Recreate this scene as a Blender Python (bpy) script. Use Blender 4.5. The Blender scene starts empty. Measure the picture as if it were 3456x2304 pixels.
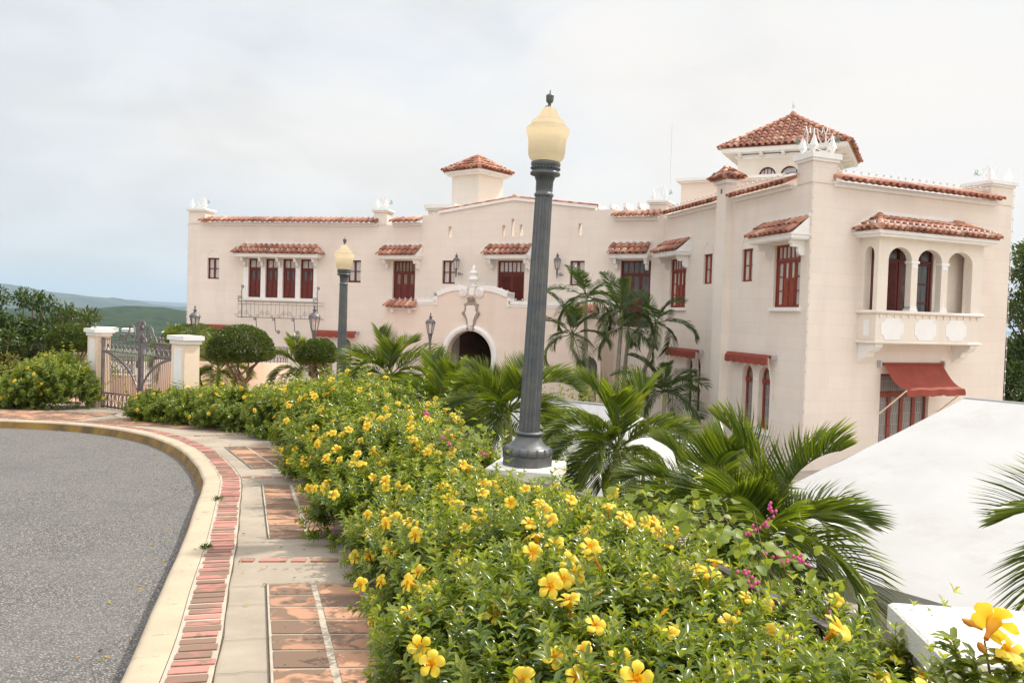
import bpy, math, random
import numpy as np
from mathutils import Vector, Matrix, noise
R = math.radians
random.seed(7)
rng = np.random.default_rng(11)
scene = bpy.context.scene
COL = scene.collection
# ------------------------------------------------------------------ camera (eye at the origin, z up)
PITCH, ROLL = R(-1.83), R(1.75)
fw = Vector((0, math.cos(PITCH), math.sin(PITCH)))
r0 = Vector((1, 0, 0))
u0_ = r0.cross(fw)
rt = r0 * math.cos(ROLL) + u0_ * math.sin(ROLL)
up = u0_ * math.cos(ROLL) - r0 * math.sin(ROLL)
cd = bpy.data.cameras.new("camera")
cam = bpy.data.objects.new("camera", cd)
COL.objects.link(cam)
cam.matrix_world = Matrix(((rt.x, up.x, -fw.x, 0), (rt.y, up.y, -fw.y, 0), (rt.z, up.z, -fw.z, 0), (0, 0, 0, 1)))
cd.lens, cd.sensor_width = 18.0, 22.2
cd.clip_start, cd.clip_end = 0.05, 80000
scene.camera = cam
# ------------------------------------------------------------------ sun, sky, exposure
SUN_AZ, SUN_EL = R(62), R(52)          # azimuth clockwise from +Y
sdir = Vector((math.sin(SUN_AZ) * math.cos(SUN_EL), math.cos(SUN_AZ) * math.cos(SUN_EL), math.sin(SUN_EL)))
sl = bpy.data.lights.new("sun", 'SUN')
sl.energy, sl.angle, sl.color = 2.8, R(1.5), (1.0, 0.94, 0.84)
so = bpy.data.objects.new("sun", sl)
so.rotation_euler = sdir.to_track_quat('Z', 'Y').to_euler()
COL.objects.link(so)
W = bpy.data.worlds.new("World")
scene.world = W
W.use_nodes = True
nt = W.node_tree
nt.nodes.clear()


def N(nt, typ, **kw):
    n = nt.nodes.new(typ)
    for k, v in kw.items():
        if k[0] == '_':
            n.inputs[int(k[1:])].default_value = v
        else:
            setattr(n, k, v)
    return n


def L(nt, a, b):
    nt.links.new(a, b)


def ramp(nt, src, stops, interp='LINEAR'):
    n = nt.nodes.new('ShaderNodeValToRGB')
    n.color_ramp.interpolation = interp
    e = n.color_ramp.elements
    while len(e) < len(stops):
        e.new(0.5)
    for k, (p, c) in enumerate(stops):
        e[k].position = p
        e[k].color = (c, c, c, 1) if not hasattr(c, '__len__') else (*c, 1)
    L(nt, src, n.inputs[0])
    return n


def math_(nt, op, a, b=None, c=None, clamp=False):
    n = nt.nodes.new('ShaderNodeMath')
    n.operation = op
    n.use_clamp = clamp
    for i, x in enumerate((a, b, c)):
        if x is None:
            continue
        if isinstance(x, (int, float)):
            n.inputs[i].default_value = x
        else:
            L(nt, x, n.inputs[i])
    return n.outputs[0]


def mix(nt, fac, a, b, mode='MIX'):
    n = nt.nodes.new('ShaderNodeMix')
    n.data_type = 'RGBA'
    n.blend_type = mode
    for s, x in ((n.inputs[0], fac), (n.inputs[6], a), (n.inputs[7], b)):
        if isinstance(x, (int, float)):
            s.default_value = x
        elif isinstance(x, tuple):
            s.default_value = (*x, 1) if len(x) == 3 else x
        else:
            L(nt, x, s)
    return n.outputs[2]


sky = N(nt, 'ShaderNodeTexSky', sky_type='NISHITA', sun_disc=False, sun_elevation=SUN_EL, sun_rotation=SUN_AZ,
        altitude=200, air_density=1.2, dust_density=3.0)
tc = N(nt, 'ShaderNodeTexCoord')
mp = N(nt, 'ShaderNodeMapping')
mp.inputs['Scale'].default_value = (1.1, 1.1, 2.6)
mp.inputs['Location'].default_value = (0.35, 0.2, 0.1)
L(nt, tc.outputs['Generated'], mp.inputs[0])
n1 = N(nt, 'ShaderNodeTexNoise')
n1.inputs['Scale'].default_value = 2.6
n1.inputs['Detail'].default_value = 9
n1.inputs['Roughness'].default_value = 0.55
n1.inputs['Distortion'].default_value = 0.6
L(nt, mp.outputs[0], n1.inputs['Vector'])
sep = N(nt, 'ShaderNodeSeparateXYZ')
L(nt, tc.outputs['Generated'], sep.inputs[0])
side = math_(nt, 'MULTIPLY_ADD', sep.outputs[0], 0.42, 0.0)
cover = math_(nt, 'ADD', n1.outputs['Fac'], side)
lowc = math_(nt, 'MULTIPLY_ADD', sep.outputs[2], -0.55, 0.14)
cover = math_(nt, 'ADD', cover, math_(nt, 'MAXIMUM', lowc, -0.02))
cm = ramp(nt, cover, [(0.30, 0.88), (0.52, 0.97), (0.62, 1.0)])
# overcast luminance: brighter overhead than near the horizon
zz = math_(nt, 'MAXIMUM', sep.outputs[2], 0.0)
lum = math_(nt, 'MULTIPLY_ADD', math_(nt, 'MAXIMUM', math_(nt, 'SUBTRACT', zz, 0.40), 0.0), 1.2, 0.572)
# added brightness in the unseen sky behind the camera, to light the shaded facades
lum = math_(nt, 'MULTIPLY_ADD', math_(nt, 'MAXIMUM', math_(nt, 'MULTIPLY', sep.outputs[1], -1.0), 0.0), 0.42, lum)
shade = ramp(nt, cover, [(0.34, (0.97, 0.985, 1.005)), (0.54, (1.045, 1.02, 0.995)), (0.8, (1.085, 1.032, 0.982))])
cl = nt.nodes.new('ShaderNodeVectorMath')
cl.operation = 'SCALE'
L(nt, shade.outputs[0], cl.inputs[0])
n2 = N(nt, 'ShaderNodeTexNoise')
n2.inputs['Scale'].default_value = 4.2
n2.inputs['Detail'].default_value = 8
n2.inputs['Distortion'].default_value = 0.5
L(nt, mp.outputs[0], n2.inputs['Vector'])
patch = math_(nt, 'ADD', n2.outputs['Fac'], math_(nt, 'MULTIPLY', sep.outputs[0], 0.30))
lum = math_(nt, 'MULTIPLY', lum, ramp(nt, patch, [(0.30, 0.94), (0.44, 1.02), (0.60, 1.05)]).outputs[0])
L(nt, lum, cl.inputs['Scale'])
sk = nt.nodes.new('ShaderNodeVectorMath')
sk.operation = 'SCALE'
L(nt, sky.outputs[0], sk.inputs[0])
sk.inputs['Scale'].default_value = 0.11
bg = N(nt, 'ShaderNodeBackground')
L(nt, mix(nt, cm.outputs[0], sk.outputs[0], cl.outputs[0]), bg.inputs[0])
wo = N(nt, 'ShaderNodeOutputWorld')
L(nt, bg.outputs[0], wo.inputs[0])
vs = scene.view_settings
vs.view_transform, vs.look, vs.gamma, vs.use_curve_mapping = 'Standard', 'None', 1.0, False
vs.exposure = 0.64
scene.cycles.max_bounces = 8
scene.cycles.transparent_max_bounces = 8
scene.cycles.use_denoising = True

# ------------------------------------------------------------------ materials
MATS = {}


def newmat(name):
    m = bpy.data.materials.new(name)
    m.use_nodes = True
    t = m.node_tree
    b = t.nodes['Principled BSDF']
    MATS[name] = m
    return m, t, b


def noise_tex(t, scale, detail=6, rough=0.6, vec=None, dist=0.0):
    n = t.nodes.new('ShaderNodeTexNoise')
    n.inputs['Scale'].default_value = scale
    n.inputs['Detail'].default_value = detail
    n.inputs['Roughness'].default_value = rough
    n.inputs['Distortion'].default_value = dist
    if vec is None:
        vec = t.nodes.new('ShaderNodeTexCoord').outputs['Object']
    L(t, vec, n.inputs['Vector'])
    return n.outputs['Fac']


def bump(t, b, h, dist=0.01, strength=0.5):
    n = t.nodes.new('ShaderNodeBump')
    n.inputs['Distance'].default_value = dist
    n.inputs['Strength'].default_value = strength
    L(t, h, n.inputs['Height'])
    L(t, n.outputs[0], b.inputs['Normal'])


def plain(name, c1, c2=None, scale=6.0, rough=0.6, bumpd=0.0, bscale=40.0, metal=0.0, spec=0.4, island=0.0, detail=6):
    m, t, b = newmat(name)
    c2 = c2 or tuple(x * 0.8 for x in c1)
    f = noise_tex(t, scale, detail)
    col = mix(t, ramp(t, f, [(0.35, 0.0), (0.65, 1.0)]).outputs[0], c1, c2)
    if island:
        g = t.nodes.new('ShaderNodeNewGeometry')
        k = math_(t, 'MULTIPLY_ADD', g.outputs['Random Per Island'], island * 2, 1 - island)
        hs = N(t, 'ShaderNodeHueSaturation')
        L(t, k, hs.inputs['Value'])
        L(t, col, hs.inputs['Color'])
        col = hs.outputs[0]
    L(t, col, b.inputs['Base Color'])
    b.inputs['Roughness'].default_value = rough
    b.inputs['Metallic'].default_value = metal
    b.inputs['Specular IOR Level'].default_value = spec
    if bumpd:
        bump(t, b, noise_tex(t, bscale, 5), bumpd)
    return m


def wallmat(name, c1, c2, groove=0.86):
    m, t, b = newmat(name)
    uv = t.nodes.new('ShaderNodeUVMap')
    uv.uv_map = 'UVMap'
    br = t.nodes.new('ShaderNodeTexBrick')
    br.offset = 0.5
    L(t, uv.outputs[0], br.inputs['Vector'])
    for k, v in (('Scale', 1.0), ('Mortar Size', 0.006), ('Mortar Smooth', 0.3), ('Brick Width', 0.92), ('Row Height', 0.37), ('Bias', 0.0)):
        br.inputs[k].default_value = v
    br.inputs['Color1'].default_value = (1, 1, 1, 1)
    br.inputs['Color2'].default_value = (0.96, 0.965, 0.97, 1)
    br.inputs['Mortar'].default_value = (groove, groove * 0.98, groove * 0.96, 1)
    f1 = noise_tex(t, 0.5, 5)
    mpn = t.nodes.new('ShaderNodeMapping')
    mpn.inputs['Scale'].default_value = (1.1, 1.1, 0.20)
    L(t, t.nodes.new('ShaderNodeTexCoord').outputs['Object'], mpn.inputs[0])
    f2 = noise_tex(t, 1.3, 7, 0.65, mpn.outputs[0])
    col = mix(t, ramp(t, f1, [(0.38, 0.0), (0.66, 1.0)]).outputs[0], c1, c2)
    col = mix(t, ramp(t, f2, [(0.50, 0.0), (0.80, 0.30)]).outputs[0], col, tuple(x * 0.72 for x in c2))
    col = mix(t, 1.0, col, br.outputs['Color'], 'MULTIPLY')
    L(t, col, b.inputs['Base Color'])
    b.inputs['Roughness'].default_value = 0.85
    b.inputs['Specular IOR Level'].default_value = 0.2
    h = math_(t, 'MULTIPLY_ADD', br.outputs['Fac'], -0.6, noise_tex(t, 45, 4))
    bump(t, b, h, 0.006, 0.5)
    return m


def leafmat(name, stops, trans=0.35, rough=0.38, spec=0.5, back=None):
    m, t, b = newmat(name)
    at = t.nodes.new('ShaderNodeAttribute')
    at.attribute_name = 'rnd'
    rp = ramp(t, at.outputs['Fac'], stops)
    L(t, rp.outputs[0], b.inputs['Base Color'])
    b.inputs['Roughness'].default_value = rough
    b.inputs['Specular IOR Level'].default_value = spec
    tr = t.nodes.new('ShaderNodeBsdfTranslucent')
    hs = N(t, 'ShaderNodeHueSaturation')
    hs.inputs['Hue'].default_value = 0.475
    hs.inputs['Saturation'].default_value = 1.1
    hs.inputs['Value'].default_value = 1.9
    L(t, rp.outputs[0], hs.inputs['Color'])
    L(t, hs.outputs[0], tr.inputs[0])
    ms = t.nodes.new('ShaderNodeMixShader')
    ms.inputs[0].default_value = trans
    L(t, b.outputs[0], ms.inputs[1])
    L(t, tr.outputs[0], ms.inputs[2])
    L(t, ms.outputs[0], t.nodes['Material Output'].inputs[0])
    return m


wallmat('cream_stucco', (0.80, 0.712, 0.632), (0.77, 0.668, 0.588), 0.90)
wallmat('cream_stucco_bay', (0.81, 0.735, 0.65), (0.78, 0.695, 0.61), 0.94)
wallmat('pink_stucco', (0.79, 0.665, 0.57), (0.76, 0.63, 0.535), 0.95)
plain('white_trim', (0.83, 0.81, 0.785), (0.77, 0.745, 0.71), 2.5, 0.7, 0.003, 60)
plain('white_panel', (0.84, 0.83, 0.82), (0.80, 0.79, 0.78), 2.5, 0.75, 0.002, 60)
plain('red_wood', (0.15, 0.022, 0.014), (0.11, 0.016, 0.011), 5, 0.45, 0.002, 30)
plain('lit_red_wood', (0.27, 0.052, 0.026), (0.21, 0.038, 0.020), 5, 0.45, 0.002, 30)  # same red wood, with the near wing's warmer light put into its colour
plain('awning_cloth', (0.29, 0.060, 0.037), (0.235, 0.047, 0.029), 3, 0.8, 0.004, 8)
plain('dark_interior', (0.20, 0.12, 0.075), (0.15, 0.09, 0.06), 2, 0.9)
plain('grey_stone', (0.36, 0.29, 0.25), (0.30, 0.235, 0.20), 9, 0.8, 0.006, 40)
plain('iron', (0.15, 0.145, 0.155), (0.10, 0.095, 0.105), 12, 0.45, 0.002, 60, 0.3)
plain('gate_iron', (0.21, 0.185, 0.19), (0.14, 0.125, 0.13), 10, 0.42, 0.002, 60, 0.4)
plain('lamp_iron', (0.085, 0.100, 0.112), (0.145, 0.140, 0.135), 9, 0.42, 0.003, 50, 0.25, 0.5)
plain('wire_white', (0.75, 0.73, 0.70), (0.65, 0.63, 0.6), 9, 0.5)
plain('wire_green', (0.16, 0.36, 0.26), (0.13, 0.30, 0.22), 9, 0.5)
plain('tent_fabric', (0.42, 0.415, 0.41), (0.385, 0.38, 0.375), 1.2, 0.45, 0.012, 3.0)
plain('roof_deck', (0.55, 0.45, 0.38), (0.48, 0.39, 0.33), 1.2, 0.9)
plain('pillar_cream', (0.84, 0.68, 0.53), (0.80, 0.64, 0.49), 3, 0.85, 0.004, 60)
plain('rough_white', (0.78, 0.745, 0.70), (0.73, 0.695, 0.65), 5, 0.9, 0.012, 55)
plain('bark', (0.22, 0.17, 0.12), (0.13, 0.10, 0.07), 14, 0.85, 0.02, 25)
plain('palm_trunk', (0.34, 0.30, 0.22), (0.22, 0.19, 0.14), 8, 0.8, 0.01, 30)
plain('crownshaft', (0.26, 0.30, 0.11), (0.34, 0.33, 0.15), 6, 0.5)
plain('soil', (0.075, 0.055, 0.035), (0.045, 0.034, 0.022), 14, 0.95, 0.03, 30)
plain('salmon_paving', (0.62, 0.34, 0.23), (0.52, 0.30, 0.21), 3, 0.8)
plain('retaining', (0.42, 0.36, 0.30), (0.32, 0.27, 0.22), 2, 0.9, 0.01, 20)
plain('courtyard_floor', (0.40, 0.34, 0.28), (0.32, 0.27, 0.22), 2, 0.9, 0.01, 20)
plain('shed_white', (0.70, 0.69, 0.67), (0.6, 0.59, 0.57), 0.2, 0.6)
plain('pink_bloom', (0.78, 0.12, 0.30), (0.66, 0.09, 0.27), 40, 0.6)
plain('white_bloom', (0.80, 0.76, 0.62), (0.72, 0.66, 0.5), 30, 0.6)
plain('stalk', (0.17, 0.12, 0.06), (0.11, 0.085, 0.04), 30, 0.7)
plain('orange_bud', (0.72, 0.30, 0.03), (0.55, 0.22, 0.03), 30, 0.5)
plain('camera_grey', (0.45, 0.45, 0.47), (0.4, 0.4, 0.42), 9, 0.4)
plain('concrete', (0.37, 0.312, 0.245), (0.27, 0.227, 0.178), 1.7, 0.9, 0.006, 60, detail=10)
plain('mortar', (0.47, 0.41, 0.33), (0.38, 0.33, 0.26), 6, 0.95, 0.01, 60)
plain('kerb_paint', (0.48, 0.39, 0.275), (0.39, 0.325, 0.235), 3, 0.8, 0.008, 40, detail=10)
plain('kerb_ochre', (0.30, 0.175, 0.040), (0.11, 0.075, 0.035), 2.2, 0.8, 0.01, 30, detail=10)
plain('forest', (0.012, 0.026, 0.012), (0.052, 0.070, 0.028), 0.035, 0.95, 12.0, 0.05, spec=0.0, detail=10)
plain('dry_hill', (0.018, 0.034, 0.028), (0.070, 0.075, 0.042), 0.0016, 0.95, spec=0.0, detail=10)
plain('ground_far', (0.07, 0.09, 0.03), (0.12, 0.12, 0.06), 0.01, 0.95)


def special():
    # terracotta barrel tile
    m, t, b = newmat('terracotta')
    g = t.nodes.new('ShaderNodeNewGeometry')
    r = ramp(t, g.outputs['Random Per Island'], [(0.0, (0.24, 0.10, 0.066)), (0.25, (0.38, 0.155, 0.10)), (0.65, (0.48, 0.215, 0.14)), (0.88, (0.56, 0.30, 0.20)), (1.0, (0.60, 0.41, 0.31))])
    f = noise_tex(t, 7, 7, 0.65)
    col = mix(t, ramp(t, f, [(0.56, 0.0), (0.74, 0.55)]).outputs[0], r.outputs[0], (0.13, 0.065, 0.042))
    L(t, col, b.inputs['Base Color'])
    b.inputs['Roughness'].default_value = 0.72
    bump(t, b, noise_tex(t, 40, 4), 0.008)
    # window panes with lace curtains behind them
    for nm, a, c, tint in (('curtain_glass', (0.62, 0.58, 0.54), (0.40, 0.37, 0.35), 0.0), ('dark_glass', (0.05, 0.05, 0.055), (0.13, 0.11, 0.10), 0.0), ('amber_glass', (0.24, 0.17, 0.10), (0.16, 0.11, 0.07), 0)):
        m, t, b = newmat(nm)
        mpn = t.nodes.new('ShaderNodeMapping')
        mpn.inputs['Scale'].default_value = (9, 9, 0.7)
        L(t, t.nodes.new('ShaderNodeTexCoord').outputs['Object'], mpn.inputs[0])
        f = noise_tex(t, 2.0, 4, 0.6, mpn.outputs[0])
        L(t, mix(t, ramp(t, f, [(0.4, 0.0), (0.62, 1.0)]).outputs[0], a, c), b.inputs['Base Color'])
        b.inputs['Roughness'].default_value = 0.12
        b.inputs['Specular IOR Level'].default_value = 0.5
    # leaded door glass
    m, t, b = newmat('leaded_glass')
    uv = t.nodes.new('ShaderNodeUVMap')
    uv.uv_map = 'UVMap'
    br = t.nodes.new('ShaderNodeTexBrick')
    L(t, uv.outputs[0], br.inputs['Vector'])
    br.offset = 0.5
    for k, v in (('Scale', 1.0), ('Mortar Size', 0.006), ('Brick Width', 0.09), ('Row Height', 0.33)):
        br.inputs[k].default_value = v
    br.inputs['Color1'].default_value = (0.22, 0.20, 0.19, 1)
    br.inputs['Color2'].default_value = (0.12, 0.12, 0.12, 1)
    br.inputs['Mortar'].default_value = (0.42, 0.42, 0.40, 1)
    f = noise_tex(t, 2.2, 3)
    L(t, mix(t, math_(t, 'MULTIPLY', f, 0.6), br.outputs['Color'], (0.30, 0.27, 0.26)), b.inputs['Base Color'])
    b.inputs['Roughness'].default_value = 0.15
    # lamp globe: amber pressed glass
    m, t, b = newmat('globe_glass')
    b.inputs['Base Color'].default_value = (0.88, 0.79, 0.63, 1)
    b.inputs['Roughness'].default_value = 0.22
    tcn = t.nodes.new('ShaderNodeTexCoord')
    uv = t.nodes.new('ShaderNodeUVMap')
    uv.uv_map = 'UVMap'
    br = t.nodes.new('ShaderNodeTexBrick')
    L(t, uv.outputs[0], br.inputs['Vector'])
    for k, v in (('Scale', 1.0), ('Mortar Size', 0.25), ('Mortar Smooth', 1.0), ('Brick Width', 1.0), ('Row Height', 1.0)):
        br.inputs[k].default_value = v
    br.offset = 0
    bump(t, b, br.outputs['Fac'], 0.010, 1.0)
    tr = t.nodes.new('ShaderNodeBsdfTranslucent')
    tr.inputs[0].default_value = (1.0, 0.90, 0.72, 1)
    ms = t.nodes.new('ShaderNodeMixShader')
    ms.inputs[0].default_value = 0.78
    L(t, b.outputs[0], ms.inputs[1])
    L(t, tr.outputs[0], ms.inputs[2])
    L(t, ms.outputs[0], t.nodes['Material Output'].inputs[0])
    # asphalt
    m, t, b = newmat('asphalt')
    tcn = t.nodes.new('ShaderNodeTexCoord').outputs['Object']
    vo = t.nodes.new('ShaderNodeTexVoronoi')
    vo.inputs['Scale'].default_value = 88
    L(t, tcn, vo.inputs['Vector'])
    sp = N(t, 'ShaderNodeSeparateColor')
    L(t, vo.outputs['Color'], sp.inputs[0])
    stones = ramp(t, sp.outputs[0], [(0.0, (0.115, 0.107, 0.100)), (0.4, (0.212, 0.199, 0.187)), (0.75, (0.31, 0.291, 0.273)), (1.0, (0.48, 0.452, 0.425))])
    edge = ramp(t, vo.outputs['Distance'], [(0.25, 1.0), (0.62, 0.25)])
    big = noise_tex(t, 0.9, 6, 0.6, tcn)
    col = mix(t, 1.0, stones.outputs[0], edge.outputs[0], 'MULTIPLY')
    col = mix(t, ramp(t, big, [(0.4, 0.0), (0.7, 0.45)]).outputs[0], col, (0.17, 0.159, 0.150))
    cr = t.nodes.new('ShaderNodeTexVoronoi')
    cr.feature = 'DISTANCE_TO_EDGE'
    cr.inputs['Scale'].default_value = 0.33
    dn = t.nodes.new('ShaderNodeTexNoise')
    dn.inputs['Scale'].default_value = 1.6
    dn.inputs['Detail'].default_value = 5
    L(t, tcn, dn.inputs['Vector'])
    L(t, mix(t, 0.16, tcn, dn.outputs['Color'], 'ADD'), cr.inputs['Vector'])
    col = mix(t, ramp(t, cr.outputs['Distance'], [(0.001, 0.40), (0.005, 0.0)]).outputs[0], col, (0.05, 0.047, 0.045))
    oil = noise_tex(t, 0.55, 3, 0.5, tcn)
    col = mix(t, ramp(t, oil, [(0.58, 0.0), (0.72, 0.40)]).outputs[0], col, (0.10, 0.095, 0.09))
    L(t, col, b.inputs['Base Color'])
    b.inputs['Roughness'].default_value = 0.85
    bump(t, b, edge.outputs[0], 0.006, 0.7)
    # bricks and terracotta floor tiles, weather-stained per piece
    for nm, stops, stain, sc in (('floor_brick', [(0, (0.27, 0.115, 0.09)), (0.5, (0.40, 0.17, 0.135)), (1, (0.44, 0.205, 0.165))], (0.20, 0.13, 0.09), 7),
                                 ('floor_tile', [(0, (0.31, 0.165, 0.105)), (0.5, (0.40, 0.215, 0.132)), (1, (0.49, 0.27, 0.165))], (0.150, 0.098, 0.066), 5.5)):
        m, t, b = newmat(nm)
        g = t.nodes.new('ShaderNodeNewGeometry')
        r = ramp(t, g.outputs['Random Per Island'], stops)
        f = noise_tex(t, sc, 6, 0.55, dist=0.8)
        f2 = math_(t, 'ADD', f, math_(t, 'MULTIPLY_ADD', g.outputs['Random Per Island'], -0.30, 0.16))
        col = mix(t, ramp(t, f2, [(0.49, 0.0), (0.56, 0.85)]).outputs[0], r.outputs[0], stain)
        L(t, col, b.inputs['Base Color'])
        b.inputs['Roughness'].default_value = 0.82
        bump(t, b, noise_tex(t, 70, 4), 0.004)
    # allamanda flower: yellow petals, orange throat
    m, t, b = newmat('yellow_petal')
    tcn = t.nodes.new('ShaderNodeTexCoord').outputs['Object']
    s = t.nodes.new('ShaderNodeSeparateXYZ')
    L(t, tcn, s.inputs[0])
    rr = math_(t, 'SQRT', math_(t, 'ADD', math_(t, 'MULTIPLY', s.outputs[0], s.outputs[0]), math_(t, 'MULTIPLY', s.outputs[1], s.outputs[1])))
    col = ramp(t, math_(t, 'MULTIPLY', rr, 25.0), [(0.10, (0.70, 0.26, 0.01)), (0.32, (0.90, 0.56, 0.02)), (0.7, (0.92, 0.70, 0.06))])
    L(t, col.outputs[0], b.inputs['Base Color'])
    b.inputs['Roughness'].default_value = 0.5
    tr = t.nodes.new('ShaderNodeBsdfTranslucent')
    L(t, col.outputs[0], tr.inputs[0])
    ms = t.nodes.new('ShaderNodeMixShader')
    ms.inputs[0].default_value = 0.4
    L(t, b.outputs[0], ms.inputs[1])
    L(t, tr.outputs[0], ms.inputs[2])
    L(t, ms.outputs[0], t.nodes['Material Output'].inputs[0])


special()
m_ = MATS['tent_fabric']
t_ = m_.node_tree
b_ = t_.nodes['Principled BSDF']
old_ = b_.inputs['Base Color'].links[0].from_socket
ch_ = ramp(t_, noise_tex(t_, 1.1, 9, 0.72), [(0.53, 0.0), (0.72, 0.55)]).outputs[0]
L(t_, mix(t_, ch_, old_, (0.30, 0.285, 0.26)), b_.inputs['Base Color'])
m_ = MATS['kerb_paint']
t_ = m_.node_tree
b_ = t_.nodes['Principled BSDF']
old_ = b_.inputs['Base Color'].links[0].from_socket
ch_ = ramp(t_, noise_tex(t_, 9, 8, 0.7), [(0.60, 0.0), (0.66, 0.8)]).outputs[0]
L(t_, mix(t_, ch_, old_, (0.24, 0.205, 0.155)), b_.inputs['Base Color'])
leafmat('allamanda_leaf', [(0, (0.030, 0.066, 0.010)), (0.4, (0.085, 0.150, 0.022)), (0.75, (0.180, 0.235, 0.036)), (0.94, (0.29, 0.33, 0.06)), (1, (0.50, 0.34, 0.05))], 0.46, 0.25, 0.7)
leafmat('feather_leaf', [(0, (0.09, 0.17, 0.02)), (1, (0.17, 0.26, 0.035))], 0.4, 0.5, 0.3)
leafmat('vine_leaf', [(0, (0.12, 0.19, 0.03)), (1, (0.24, 0.30, 0.05))], 0.42, 0.45, 0.35)
leafmat('palm_leaf', [(0, (0.036, 0.070, 0.010)), (0.5, (0.090, 0.142, 0.018)), (0.85, (0.17, 0.215, 0.028)), (1, (0.34, 0.31, 0.07))], 0.48, 0.28, 0.6)
leafmat('shaded_palm_leaf', [(0, (0.024, 0.050, 0.010)), (0.6, (0.052, 0.095, 0.016)), (0.9, (0.075, 0.11, 0.02)), (1, (0.16, 0.11, 0.04))], 0.3, 0.35, 0.5)  # darker copy of the palm leaf; the corner's shade is put into its colour
leafmat('topiary_leaf', [(0, (0.035, 0.062, 0.010)), (0.6, (0.070, 0.11, 0.016)), (1, (0.15, 0.18, 0.03))], 0.3, 0.35, 0.5)
leafmat('dark_leaf', [(0, (0.020, 0.045, 0.008)), (0.6, (0.045, 0.085, 0.014)), (1, (0.11, 0.15, 0.028))], 0.28, 0.35, 0.5)
leafmat('lime_leaf', [(0, (0.10, 0.14, 0.02)), (1, (0.22, 0.25, 0.045))], 0.4, 0.45, 0.4)


# ------------------------------------------------------------------ mesh builder
class Fac:
    """A vertical facade plane: u along it (left to right as seen), v out of it, z up."""
    def __init__(s, A, B):
        s.A, s.B = np.array(A, float), np.array(B, float)
        d = s.B - s.A
        s.L = float(np.hypot(*d))
        s.d = d / s.L
        s.n = np.array([s.d[1], -s.d[0]])

    def __call__(s, P):
        P = np.asarray(P, float).reshape(-1, 3)
        xy = s.A + P[:, :1] * s.d + P[:, 1:2] * s.n
        return np.c_[xy, P[:, 2]]


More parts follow.
